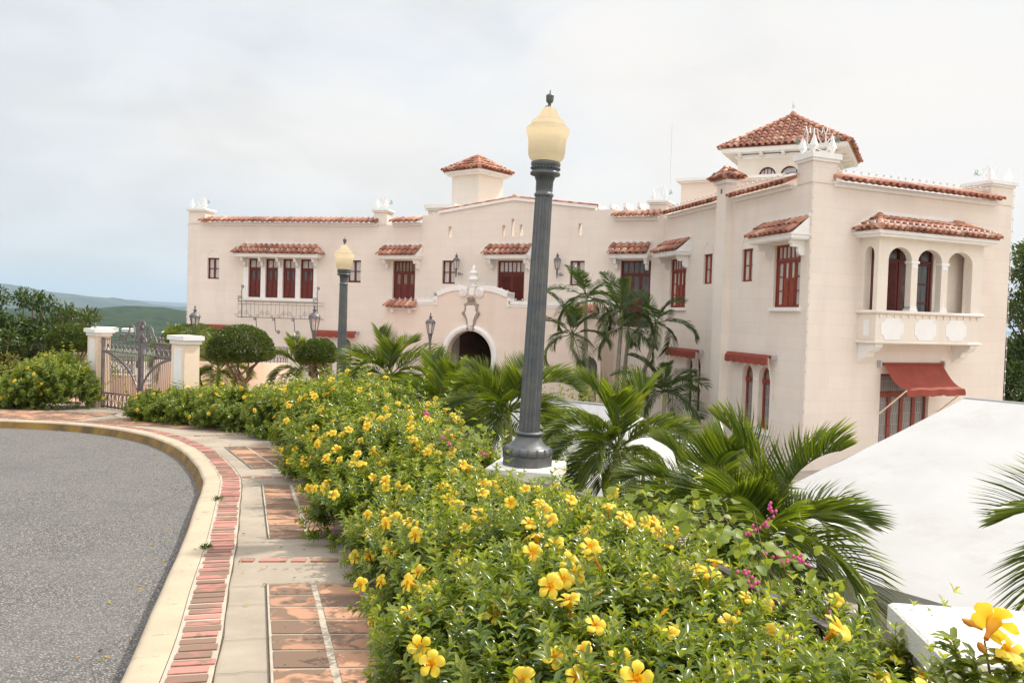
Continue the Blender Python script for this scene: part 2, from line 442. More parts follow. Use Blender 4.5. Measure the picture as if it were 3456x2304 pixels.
class MB:
    def __init__(s, fr=None):
        s.v, s.f, s.sm, s.uv, s.fr, s.n = [], [], [], [], fr, 0

    def add(s, V, F, smooth=False, uv=None):
        V = np.asarray(V, float).reshape(-1, 3)
        U = np.c_[V[:, 0] + V[:, 1], V[:, 2]] if uv is None else np.asarray(uv, float)
        if s.fr is not None:
            V = s.fr(V)
        s.v.append(V)
        s.uv.append(U)
        b = s.n
        s.f += [[i + b for i in f] for f in F]
        s.sm += [smooth] * len(F)
        s.n += len(V)

    def box(s, a, b, taper=0):
        x0, y0, z0 = a
        x1, y1, z1 = b
        V = [(x0, y0, z0), (x1, y0, z0), (x1, y1, z0), (x0, y1, z0), (x0, y0, z1), (x1, y0, z1), (x1, y1, z1), (x0, y1, z1)]
        s.add(V, [(0, 3, 2, 1), (4, 5, 6, 7), (0, 1, 5, 4), (1, 2, 6, 5), (2, 3, 7, 6), (3, 0, 4, 7)])

    def prism(s, poly, d0, d1, ax='v', smooth=False):
        """polygon in (u,z) extruded along v, in (v,z) along u, or in (x,y) along z"""
        n = len(poly)
        mk = {'v': lambda p, d: (p[0], d, p[1]), 'u': lambda p, d: (d, p[0], p[1]), 'z': lambda p, d: (p[0], p[1], d)}[ax]
        V = [mk(p, d0) for p in poly] + [mk(p, d1) for p in poly]
        s.add(V, [list(range(n))[::-1], list(range(n, 2 * n))])
        s.add(V, [(i, (i + 1) % n, n + (i + 1) % n, n + i) for i in range(n)], smooth)

    def tube(s, pts, r, n=8, caps=True, closed=False, flute=0, nfl=0):
        P = np.asarray(pts, float)
        m = len(P)
        rs = np.full(m, r) if np.isscalar(r) else np.asarray(r, float)
        T = np.zeros_like(P)
        if closed:
            T = np.roll(P, -1, 0) - np.roll(P, 1, 0)
        else:
            T[1:-1] = P[2:] - P[:-2]
            T[0], T[-1] = P[1] - P[0], P[-1] - P[-2]
        T /= np.linalg.norm(T, axis=1)[:, None] + 1e-12
        a = np.array([0, 0, 1.0]) if abs(T[0, 2]) < 0.9 else np.array([1.0, 0, 0])
        V, a0 = [], np.cross(T[0], a)
        a0 /= np.linalg.norm(a0)
        ang = np.arange(n) * 2 * np.pi / n
        rad = 1 + flute * np.cos(ang * nfl) if flute else np.ones(n)
        for i in range(m):
            a0 = a0 - T[i] * a0.dot(T[i])
            a0 /= np.linalg.norm(a0) + 1e-12
            b0 = np.cross(T[i], a0)
            V.append(P[i] + rs[i] * rad[:, None] * (np.cos(ang)[:, None] * a0 + np.sin(ang)[:, None] * b0))
        V = np.vstack(V)
        F = []
        for i in range(m if closed else m - 1):
            j = (i + 1) % m
            F += [(i * n + k, i * n + (k + 1) % n, j * n + (k + 1) % n, j * n + k) for k in range(n)]
        s.add(V, F, n > 4 and not flute)
        if caps and not closed:
            s.add(V[:n], [list(range(n))[::-1]])
            s.add(V[-n:], [list(range(n))])

    def lathe(s, prof, c=(0, 0, 0), n=24, smooth=True, uvs=None):
        m = len(prof)
        ang = np.arange(n + 1) * 2 * np.pi / n
        V, U = [], []
        for i, (r, z) in enumerate(prof):
            V += [(c[0] + r * math.cos(a), c[1] + r * math.sin(a), c[2] + z) for a in ang]
            U += [(k, i) for k in range(n + 1)]
        U = np.array(U, float) * (uvs or (1, 1))
        F = [(i * (n + 1) + k, i * (n + 1) + k + 1, (i + 1) * (n + 1) + k + 1, (i + 1) * (n + 1) + k) for i in range(m - 1) for k in range(n)]
        s.add(V, F, smooth, U)

    def grid(s, P, smooth=True, uv=None):
        P = np.asarray(P, float)
        a, b = P.shape[:2]
        s.add(P.reshape(-1, 3), [(i * b + j, i * b + j + 1, (i + 1) * b + j + 1, (i + 1) * b + j) for i in range(a - 1) for j in range(b - 1)], smooth, uv)

    def ball(s, c, r, n=8):
        s.lathe([(r * math.sin(t) + 1e-5, -r * math.cos(t)) for t in np.linspace(0, math.pi, n // 2 + 2)], c, n)

    def build(s, name, mat, parent=None):
        me = bpy.data.meshes.new(name)
        V = np.vstack(s.v) if s.v else np.zeros((0, 3))
        if parent is not None:
            V = V - np.array(worldloc(parent))
        me.from_pydata(V.tolist(), [], s.f)
        me.polygons.foreach_set('use_smooth', s.sm)
        ul = me.uv_layers.new(name='UVMap')
        li = np.empty(len(me.loops), np.int32)
        me.loops.foreach_get('vertex_index', li)
        ul.data.foreach_set('uv', np.vstack(s.uv)[li].astype(np.float32).ravel())
        me.materials.append(MATS[mat])
        me.update()
        o = bpy.data.objects.new(name, me)
        COL.objects.link(o)
        if parent is not None:
            o.parent = parent
        return o


def worldloc(o):
    p = Vector(o.location)
    while o.parent is not None:
        o = o.parent
        p = p + Vector(o.location)
    return p


def tag(o, label=None, cat=None, group=None, kind=None):
    for k, v in (('label', label), ('category', cat), ('group', group), ('kind', kind)):
        if v:
            o[k] = v
    return o


def thing(name, label, cat, loc=(0, 0, 0), group=None):
    o = bpy.data.objects.new(name, None)
    o.empty_display_size = 0.2
    COL.objects.link(o)
    o.location = loc
    return tag(o, label, cat, group)


def struct(o):
    return tag(o, kind='structure')


def copy_tree(o, parent=None):
    c = o.copy()
    COL.objects.link(c)
    if parent is not None:
        c.parent = parent
    for ch in [x for x in bpy.data.objects if x.parent == o]:
        copy_tree(ch, c)
    return c


def opening_wall(mb, u0, u1, z0, z1, ops, v=0.0, depth=0.22):
    """a wall face with rectangular openings (ua, ub, za, zb) and their reveals"""
    us = sorted({u0, u1} | {x for o in ops for x in o[:2] if u0 < x < u1})
    zs = sorted({z0, z1} | {x for o in ops for x in o[2:4] if z0 < x < z1})
    for i in range(len(us) - 1):
        for j in range(len(zs) - 1):
            a, b, c, d = us[i], us[i + 1], zs[j], zs[j + 1]
            um, zm = (a + b) / 2, (c + d) / 2
            if any(o[0] < um < o[1] and o[2] < zm < o[3] for o in ops):
                continue
            mb.add([(a, v, c), (b, v, c), (b, v, d), (a, v, d)], [(0, 1, 2, 3)])
    w = v - depth
    for a, b, c, d in [o[:4] for o in ops]:
        mb.add([(a, v, c), (a, w, c), (a, w, d), (a, v, d)], [(0, 1, 2, 3)])
        mb.add([(b, v, c), (b, v, d), (b, w, d), (b, w, c)], [(0, 1, 2, 3)])
        mb.add([(a, v, c), (b, v, c), (b, w, c), (a, w, c)], [(0, 1, 2, 3)])
        mb.add([(a, v, d), (a, w, d), (b, w, d), (b, v, d)], [(0, 1, 2, 3)])


def arch_pts(a, b, zs, za, n=14, pointed=0.0):
    c, h = (a + b) / 2, (b - a) / 2
    out = []
    for t in np.linspace(math.pi, 0, n + 1):
        x, y = math.cos(t), math.sin(t)
        y = y ** (1 - 0.25 * pointed)
        out.append((c + h * x, zs + (za - zs) * y))
    return out


def arch_fill(mb, a, b, zs, za, v=0.0, depth=0.22, pointed=0.0):
    """turns the rectangular opening top [zs, za] into an arch: spandrels and curved soffit"""
    p = arch_pts(a, b, zs, za, 14, pointed)
    m = len(p) // 2
    for side in (p[:m + 1] + [(a, za)], p[m:] + [(b, za)]):
        V = [(q[0], v, q[1]) for q in side]
        mb.add(V, [list(range(len(V)))[::-1] if side[-1][0] == a else list(range(len(V)))[::-1]])
    V = [(q[0], v, q[1]) for q in p] + [(q[0], v - depth, q[1]) for q in p]
    k = len(p)
    mb.add(V, [(i, i + k, i + 1 + k, i + 1) for i in range(k - 1)], True)


def spiral(c, r, a0, turns, n=16, shrink=0.18, plane='uz'):
    pts = []
    for i in range(n + 1):
        t = i / n
        a = a0 + turns * 2 * math.pi * t
        q = r * (1 - (1 - shrink) * t)
        pts.append((c[0] + q * math.cos(a), c[1], c[2] + q * math.sin(a)))
    return pts


def tiles(mb, u0, u1, bot, top, pitch=0.26, rows=2, hip=(0.0, 0.0), rad=None):
    """courses of barrel tiles on the slope from bot (v,z) to top (v,z); hip = how far each side leans in at the top"""
    (v0, z0), (v1, z1) = bot, top
    S = math.hypot(v1 - v0, z1 - z0)
    du, dn = ((v1 - v0) / S, (z1 - z0) / S), ((-(z1 - z0)) / S, (v1 - v0) / S)
    if dn[1] < 0:
        dn = (-dn[0], -dn[1])
    n = max(1, round((u1 - u0) / pitch))
    p = (u1 - u0) / n
    rad = rad or p * 0.40
    ns = 6
    for i in range(n):
        uc = u0 + (i + 0.5) * p
        for j in range(rows):
            ta, tb = j / rows - 0.02, min((j + 1.12) / rows, 1.05)
            tm = max(0.0, (j + 0.35) / rows)
            if uc < u0 + hip[0] * tm - 0.02 or uc > u1 - hip[1] * tm + 0.02:
                continue
            if hip[0]:
                tb = min(tb, max(ta + 0.05, (uc - u0 + 0.1) / hip[0]))
            if hip[1]:
                tb = min(tb, max(ta + 0.05, (u1 - uc + 0.1) / hip[1]))
            jt = random.uniform(-0.012, 0.012)
            ra, rb = rad * random.uniform(0.98, 1.06), rad * 0.80
            V = []
            for (t, r, off) in ((ta + jt, ra, 0.05), (tb + jt, rb, 0.012), (ta + jt, ra - 0.018, 0.05), (tb + jt, rb - 0.018, 0.012)):
                for k in range(ns + 1):
                    a = math.pi * k / ns
                    nn = r * math.sin(a) * 0.95 + off
                    V.append((uc - r * math.cos(a) + jt, v0 + du[0] * S * t + dn[0] * nn, z0 + du[1] * S * t + dn[1] * nn))
            q = ns + 1
            F = [(k, k + 1, q + k + 1, q + k) for k in range(ns)] + [(2 * q + k + 1, 2 * q + k, k, k + 1)[::-1] for k in range(ns)]
            F += [(2 * q + k, 3 * q + k, 3 * q + k + 1, 2 * q + k + 1) for k in range(ns)]
            mb.add(V, F, True)
            # the trough tile between this cover and the next
            if i < n - 1 and (not hip[1] or uc + p < u1 - hip[1] * tm):
                V = []
                for t in (ta + 0.03, tb):
                    for k in range(5):
                        a = math.pi * k / 4
                        nn = 0.05 - 0.06 * math.sin(a)
                        V.append((uc + p / 2 - p * 0.42 * math.cos(a), v0 + du[0] * S * t + dn[0] * nn, z0 + du[1] * S * t + dn[1] * nn))
                mb.add(V, [(k, k + 1, 6 + k, 5 + k) for k in range(4)], True)


# ------------------------------------------------------------------ ground levels
def gz(x, y):
    return -1.5 - 0.05 * y


YARD = -4.2

# ------------------------------------------------------------------ the setting
def sheet(name, rows, mat, z=None):
    """strip of quads between point rows [(x, y[, z])...]"""
    mb = MB()
    mb.grid(np.array(rows, float), False)
    return struct(mb.build(name, mat))


def smooth_line(P, n=8):
    P = [np.array(p, float) for p in P]
    out = []
    for i in range(len(P) - 1):
        a, b = P[max(i - 1, 0)], P[min(i + 2, len(P) - 1)]
        p, q = P[i], P[i + 1]
        for k in range(n):
            t = k / n
            out.append(0.5 * ((2 * p) + (q - a) * t + (2 * a - 5 * p + 4 * q - b) * t * t + (3 * p - a - 3 * q + b) * t ** 3))
    out.append(P[-1])
    return np.array(out)


def normals2(P):
    T = np.gradient(P, axis=0)
    T /= np.linalg.norm(T, axis=1)[:, None]
    return np.c_[T[:, 1], -T[:, 0]]          # to the right of travel


def g3(P, dz=0.0):
    P = np.asarray(P, float)
    return np.c_[P, gz(P[:, 0], P[:, 1]) + dz]


KERB = smooth_line([(-0.55, -1.5), (-0.95, 1.0), (-1.27, 2.6), (-1.62, 4.0), (-1.94, 5.07), (-2.25, 6.14), (-2.5, 6.96), (-2.78, 7.85), (-3.03, 8.66), (-3.36, 9.6), (-4.01, 11.0),
                    (-4.74, 12.34), (-5.8, 13.83), (-6.96, 14.95), (-8.28, 15.66), (-9.75, 15.85), (-12.0, 15.6), (-14.5, 14.4), (-17, 12.2)], 6)
KN = normals2(KERB)
FENCE = smooth_line([(2.35, -1.5), (1.95, 0.6), (1.44, 2.9), (0.45, 7.0), (-0.35, 9.4), (-1.75, 13.0), (-3.25, 16.2), (-4.9, 17.0), (-6.55, 17.0)], 8)

# far terrain: one sheet that reaches the horizon
rad = np.concatenate([np.linspace(0, 60, 7), np.geomspace(80, 30000, 26)])
ang = np.linspace(0, 2 * np.pi, 73)
P = np.zeros((len(rad), len(ang), 3))
for i, r in enumerate(rad):
    for j, a in enumerate(ang):
        x, y = r * math.sin(a), 18 + r * math.cos(a)
        drop = min(1.0, max(0.0, (r - 52) / 420.0))
        z = YARD - 0.35 - 75 * (3 * drop * drop - 2 * drop ** 3)
        if 150 < r < 6000:
            z += 5 * noise.noise(Vector((x * 0.004, y * 0.004, 3)))
        P[i, j] = (x, y, z)
mb = MB()
mb.grid(P, True)
struct(mb.build('ground', 'ground_far'))


def ridge(name, dist, sil, mat, depth, seed, rough, base=-80):
    """a hill range whose crest passes through (azimuth tangent, height tangent) pairs at the given distance"""
    ks = np.linspace(sil[0][0], sil[-1][0], 150)
    hs = np.interp(ks, [s[0] for s in sil], [s[1] for s in sil])
    g = []
    for t in np.linspace(-1, 1, 25):
        row = []
        for k, h in zip(ks, hs):
            Y = dist + t * depth
            x = k * dist * (1 + 0.15 * t)
            top = h * dist
            f = math.cos(t * math.pi / 2) ** 1.2
            v = Vector((x / (dist * 0.05), t * depth / (dist * 0.05), seed))
            nn = noise.fractal(v, 0.9, 2.0, 5)
            z = base + (top - base) * f * (1 + 0.0 * nn) + rough * dist * nn * (0.25 + 0.75 * (1 - f)) * (0.3 + f)
            row.append((x, Y, z))
        g.append(row)
    mb = MB()
    mb.grid(g, True)
    return struct(mb.build(name, mat))


FP = 1907.0


def sil(pts):
    """outline of a far range given as direction tangents (right, up)"""
    return [((x - 1176) / FP, (687.2 + 0.0305 * x - y) / FP) for x, y in pts]


ridge('hills', 2600, sil([(-500, 722), (-60, 712), (60, 709), (130, 708), (185, 707), (231, 709.5), (252, 711.5), (278, 711), (296, 706), (314, 702.8), (330, 703.5), (347, 706.5), (385, 714), (428, 714), (600, 724), (1100, 745), (2600, 790)]), 'forest', 1200, 1.0, 0.004)
ridge('mountains', 9500, sil([(-700, 640), (-200, 640), (-60, 645), (0, 652), (66, 665), (110, 669), (150, 675), (185, 681), (223, 686), (240, 682), (260, 686), (290, 695), (347, 702.5), (430, 706), (600, 712), (1100, 735)]), 'dry_hill', 3500, 5.0, 0.004)
ridge('mountains', 20000, sil([(-700, 668), (0, 676), (200, 686), (275, 689.5), (327, 690.5), (370, 693), (430, 696), (520, 700), (700, 707), (1100, 724), (2600, 770)]), 'dry_hill', 5000, 9.0, 0.002)
# road
mb = MB()
RE = KERB - KN * 0.2
far = np.array([(-16 - 6 * math.sin(math.pi * t), -4 + 12 * t) for t in np.linspace(0, 1, len(RE))])
mb.grid([g3(RE + (far - RE) * t, -0.15) for t in np.linspace(0, 1, 6)], False)
struct(mb.build('road', 'asphalt'))
# kerb: cream painted top with a rounded nose, ochre painted face
prof = [(0.0, 0.0), (-0.130, 0.003), (-0.152, -0.003), (-0.168, -0.013), (-0.178, -0.030)]
wob = np.array([0.012 * noise.noise(Vector((p[0] * 1.3, p[1] * 1.3, 0))) for p in KERB])
rows = []
for off, dz in prof:
    Q = KERB + KN * (off + wob[:, None] * (1 if off < -0.05 else 0))
    rows.append(g3(Q, dz))
mb = MB()
mb.grid(rows[::-1], True)
kt = struct(mb.build('kerb', 'kerb_paint'))
rows = []
for off, dz in [(-0.178, -0.030), (-0.198, -0.08), (-0.230, -0.165)]:
    rows.append(g3(KERB + KN * (off + wob[:, None]), dz))
mb = MB()
mb.grid(rows[::-1], True)
struct(mb.build('kerb_face', 'kerb_ochre'))
# walkway concrete from the kerb to the planting bed and on to the gate
OUT = smooth_line([(2.0, -1.5), (1.6, 0.6), (1.25, 2.6), (1.0, 4.0), (0.6, 5.4), (0.25, 6.6), (0.0, 7.6), (-0.4, 8.6), (-0.7, 9.4), (-1.0, 10.2), (-1.7, 12.2), (-2.4, 14.0), (-3.6, 15.8), (-5.4, 17.6), (-7.9, 19.3), (-10.4, 20.4), (-13, 20.4), (-16.5, 19.5), (-21, 17.5)], 6)
n_ = min(len(KERB), len(OUT))
st = [KERB[:n_] + (OUT[:n_] - KERB[:n_]) * t for t in np.linspace(0, 1, 5)]
mb = MB()
mb.grid([g3(s, -0.006) for s in st][::-1], False)
struct(mb.build('walkway', 'concrete'))
# planting bed soil
BED = smooth_line([(0.45, -1.5), (0.3, 1.2), (-0.02, 2.8), (-0.2, 3.74), (-0.45, 4.3), (-0.8, 5.6), (-1.2, 6.7), (-1.65, 7.8), (-2.1, 9.4), (-2.85, 12.0), (-4.2, 14.5), (-6.0, 15.75), (-6.9, 16.4)], 6)
m_ = min(len(BED), len(FENCE))
ia, ib = np.linspace(0, len(BED) - 1, 60), np.linspace(0, len(FENCE) - 1, 60)
B_ = np.c_[np.interp(ia, range(len(BED)), BED[:, 0]), np.interp(ia, range(len(BED)), BED[:, 1])]
F_ = np.c_[np.interp(ib, range(len(FENCE)), FENCE[:, 0]), np.interp(ib, range(len(FENCE)), FENCE[:, 1])]
g = []
for t in np.linspace(0, 1, 8):
    q = B_ + (F_ - B_) * t
    z = 0.010 + 0.05 * math.sin(math.pi * t) if t < 1 else 0.004
    g.append(g3(q, z))
mb = MB()
mb.grid(g[::-1], True)
struct(mb.build('planting_bed', 'soil'))
# brick edging strip along the kerb: every brick is real
mb = MB()
S_ = np.r_[0, np.cumsum(np.linalg.norm(np.diff(KERB, axis=0), axis=1))]


def along(P, s, S):
    return np.array([np.interp(s, S, P[:, 0]), np.interp(s, S, P[:, 1])])


def floor_box(mb, c, a, b, la, lb, h, tilt=0.0):
    """a paving piece centred at c with half-axes along a and b, laid on the sloping ground"""
    V = []
    for dz in (-0.03, h):
        k = 1.0 if dz < 0 else 0.97
        for sa, sb in ((-1, -1), (1, -1), (1, 1), (-1, 1)):
            q = c + a * la / 2 * sa * k + b * lb / 2 * sb * k
            V.append((q[0], q[1], gz(*q) + dz + (tilt * sb if dz > 0 else 0)))
    mb.add(V, [(4, 5, 6, 7), (0, 1, 5, 4), (1, 2, 6, 5), (2, 3, 7, 6), (3, 0, 4, 7)])


s = 1.0
mor = MB()
while s < S_[-1] - 1:
    w = 0.078 + random.uniform(-0.008, 0.008)
    c = along(KERB, s, S_)
    t = along(KERB, s + 0.05, S_) - along(KERB, s - 0.05, S_)
    t /= np.linalg.norm(t)
    nrm = np.array([t[1], -t[0]])
    floor_box(mb, c + nrm * (0.118 + random.uniform(-0.008, 0.008)), nrm, t, 0.185 + random.uniform(-0.015, 0.012), w - 0.004, 0.006 + random.uniform(-0.002, 0.004), random.uniform(-0.002, 0.002))
    s += w + 0.024
struct(mb.build('brick_edging', 'floor_brick'))
mor.grid([g3(KERB + KN * o, 0.001) for o in (0.225, 0.004)], False)
struct(mor.build('edging_mortar', 'mortar'))
# dark open joint between edging and concrete
jt = MB()
jt.grid([g3(KERB + KN * (o + 0.004 * np.sin(S_ * 9)[:, None]), 0.0035) for o in (0.2335, 0.228)], False)
struct(jt.build('paving_joint', 'soil'))


def tile_panel(o, a, c, rows, cols, rl=0.245, cw=0.315):
    o, a, c = (np.array(q, float) for q in (o, a, c))
    a /= np.linalg.norm(a)
    c /= np.linalg.norm(c)
    mo, ti, ed = MB(), MB(), MB()
    q = [o, o + c * cw * cols, o + c * cw * cols + a * rl * rows, o + a * rl * rows]
    mo.add([(p[0], p[1], gz(*p) + 0.0005) for p in q], [(3, 2, 1, 0)])
    for p0, p1 in ((q[0], q[3]), (q[0], q[1])):
        d = np.array([p1[1] - p0[1], -(p1[0] - p0[0])])
        d = d / np.linalg.norm(d) * 0.0035
        ed.add([(p[0], p[1], gz(*p) + 0.0045) for p in (p0 - d, p1 - d, p1 + d, p0 + d)], [(0, 1, 2, 3)])
    for i in range(rows):
        for j in range(cols):
            floor_box(ti, o + a * rl * (i + 0.5) + c * cw * (j + 0.5), c, a, cw - 0.03 + random.uniform(-0.006, 0.004), rl - 0.022 + random.uniform(-0.006, 0.004), 0.005 + random.uniform(0, 0.002))
    struct(mo.build('tile_mortar', 'mortar'))
    struct(ti.build('paving_tiles', 'floor_tile'))
    struct(ed.build('paving_joint', 'soil'))


tile_panel((-1.52, 5.24), (0.294, -0.956), (0.995, 0.1), 18, 4, 0.245, 0.30)
tile_panel((-2.71, 9.09), (0.306, -0.952), (0.985, 0.17), 11, 4)
tile_panel((-4.30, 12.50), (0.448, -0.894), (0.92, 0.39), 10, 5)
tile_panel((-8.2, 15.95), (0.93, -0.36), (0.36, 0.93), 12, 6, 0.26, 0.32)
tile_panel((-11.6, 16.15), (1.0, -0.04), (0.0, 1.0), 12, 6, 0.26, 0.32)


def brick_row(p0, d, n):
    mb = MB()
    p0, d = np.array(p0, float), np.array(d, float) / np.linalg.norm(d)
    nrm = np.array([-d[1], d[0]])
    s = 0.06
    for k in range(n):
        w = 0.19 if k % 2 else 0.10
        floor_box(mb, p0 + d * (s + w / 2), d, nrm, w, 0.085, 0.004)
        s += w + 0.035
    struct(mb.build('brick_band', 'floor_brick'))


brick_row((-1.94, 5.82), (0.993, 0.12), 8)
brick_row((-3.15, 9.61), (0.98, 0.2), 7)
brick_row((-5.35, 13.9), (0.8, 0.6), 7)

# irregular cracks across the concrete margin
for i, s in enumerate((5.3, 5.75, 6.35, 6.75, 8.0, 9.6, 10.4, 12.3, 13.4, 15.0)):
    c = along(KERB, s, S_)
    t = along(KERB, s + 0.05, S_) - along(KERB, s - 0.05, S_)
    t /= np.linalg.norm(t)
    nr = np.array([t[1], -t[0]])
    k = np.linspace(0.24, 0.24 + (0.28 if i != 2 else 0.26), 14)
    off = np.array([0.02 * noise.noise(Vector((q * 9, i * 3.3, 0))) for q in k])
    w = np.array([0.0012 + 0.0014 * abs(noise.noise(Vector((q * 20, i, 4)))) for q in k])
    mb = MB()
    mb.grid([g3(c + nr * k[:, None] + t * (off + w)[:, None], 0.0005), g3(c + nr * k[:, None] + t * (off - w)[:, None], 0.0005)], False)
    struct(mb.build('paving_joint', 'soil'))
mb = MB()
pat = [(-10.0, 20.1), (-6.75, 17.2), (-4.5, 18.5), (-2.8, 24), (-2.8, 33), (-17, 33), (-17, 24)]
mb.add([(x, y, gz(x, y) + 0.03) for x, y in pat], [list(range(len(pat)))])
struct(mb.build('patio', 'salmon_paving'))
mb = MB()
mb.add([(-30, -6, YARD), (60, -6, YARD), (60, 60, YARD), (-30, 60, YARD)], [(0, 1, 2, 3)])
struct(mb.build('courtyard', 'courtyard_floor'))
t = thing('retaining_wall', 'plastered retaining wall under the iron fence beside the yellow hedge', 'wall')
mb = MB()
mb.grid([np.c_[FENCE + normals2(FENCE) * 0.06, np.full(len(FENCE), YARD)], g3(FENCE + normals2(FENCE) * 0.06, 0.02), g3(FENCE - normals2(FENCE) * 0.06, 0.02)], False)
mb.build('wall_body', 'retaining', t)

# ------------------------------------------------------------------ the mansion
LEFT = Fac((-16.4, 41.25), (-6.0, 39.0))
CEN = Fac((-6.0, 39.0), (5.9, 33.1))
SIDE = Fac((5.9, 33.1), (8.35, 23.6))
FRONT = Fac((8.35, 23.6), (16.1, 27.1))
MAN = thing('mansion', 'long two storey cream mansion with red tile roofs and dark red shutters', 'mansion', (0, 36, YARD))
Z0, ZC = YARD - 0.3, 4.02


def part(mb, name, mat, label=None, parent=None):
    o = mb.build(name, mat, parent or MAN)
    if label:
        o['label'] = label
    return o


def window(fr, a, b, z0, z1, v=-0.13, kind='casement', wood='red_wood', glass='curtain_glass'):
    """frame with its panes, raised panels or louvres; the panes are a mesh of their own"""
    f, g = MB(fr), MB(fr)
    w, h = b - a, z1 - z0
    ops = []
    dk = []
    if kind == 'casement':
        m, st = 0.055, 0.10
        pw = (w - 2 * m - st) / 2
        zm = z0 + h * 0.5
        for k in range(2):
            x = a + m + k * (pw + st)
            ops += [(x, x + pw, z0 + 0.07, zm - 0.02), (x, x + pw, zm + 0.02, z1 - 0.06)]
        gl = list(ops)
    else:
        nl = kind.get('lites', 2)
        tr = kind.get('transom', 0.25)
        zt = z1 - h * tr
        m = 0.07
        pw = (w - 2 * m - 0.035 * (nl - 1)) / nl
        for k in range(nl):
            x = a + m + k * (pw + 0.035)
            ops.append((x, x + pw, zt + 0.05, z1 - 0.07))
        gl = list(ops)
        nl2 = kind['leaves']
        lw = (w - 2 * m) / nl2
        for k in range(nl2):
            x = a + m + k * lw
            side = kind.get('side_lites') and k in (0, nl2 - 1)
            if side:
                for q in range(3):
                    hh = (zt - 0.08 - z0 - 0.08) / 3
                    o = (x + 0.05, x + lw - 0.05, z0 + 0.09 + q * hh, z0 + 0.05 + (q + 1) * hh)
                    ops.append(o)
                    dk.append(o)
                continue
            if kind.get('louvre'):
                for zz in np.arange(z0 + 0.1, zt - 0.12, 0.055):
                    f.prism([(v + 0.005, zz), (v + 0.030, zz + 0.012), (v + 0.030, zz + 0.024), (v + 0.005, zz + 0.034)], x + 0.07, x + lw - 0.07, 'u')
                continue
            o = (x + lw * 0.24, x + lw * 0.76, z0 + (zt - z0) * 0.62, zt - 0.10)
            ops.append(o)
            dk.append(o)
            pz = z0 + (zt - z0)
            for q0, q1 in ((0.05, 0.26), (0.31, 0.55)):
                f.box((x + lw * 0.16, v, z0 + (zt - z0) * q0), (x + lw * 0.84, v + 0.016, z0 + (zt - z0) * q1))
        f.box((a, v, zt - 0.03), (b, v + 0.035, zt + 0.03))
        for k in range(1, nl2):
            x = a + m + k * lw
            f.box((x - 0.008, v, z0 + 0.05), (x + 0.008, v + 0.012, zt - 0.03))
    opening_wall(f, a, b, z0, z1, ops, v, 0.035)
    f.box((a, v, z0), (a + 0.045, v + 0.025, z1))
    f.box((b - 0.045, v, z0), (b, v + 0.025, z1))
    f.box((a + 0.045, v, z1 - 0.045), (b - 0.045, v + 0.025, z1))
    f.box((a + 0.045, v, z0), (b - 0.045, v + 0.03, z0 + 0.045))
    fo = part(f, 'window', wood)
    for lst, mt in ((gl, glass), (dk, kind.get('glass2', 'dark_glass') if isinstance(kind, dict) else None)):
        if lst:
            g = MB(fr)
            for o in lst:
                g.add([(o[0], v - 0.03, o[2]), (o[1], v - 0.03, o[2]), (o[1], v - 0.03, o[3]), (o[0], v - 0.03, o[3])], [(0, 1, 2, 3)])
            part(g, 'pane', mt, None, fo)
    return fo


def bracket_poly(v1, z1, v0, z0):
    """scrolled corbel profile in (v,z): flat top at z1 reaching out to v1, foot at z0 against the wall"""
    p = [(v0, z1), (v1, z1), (v1, z1 - 0.10)]
    for t in np.linspace(0, 1, 9):
        a = t * math.pi * 1.0
        p.append((v1 - (v1 - v0) * (0.10 + 0.42 * t) + 0.05 * math.sin(2 * a), z1 - 0.10 - (z1 - z0 - 0.25) * t - 0.04 * math.sin(2 * a)))
    p += [(v0 + (v1 - v0) * 0.40, z0 + 0.06), (v0 + (v1 - v0) * 0.22, z0), (v0, z0)]
    return p


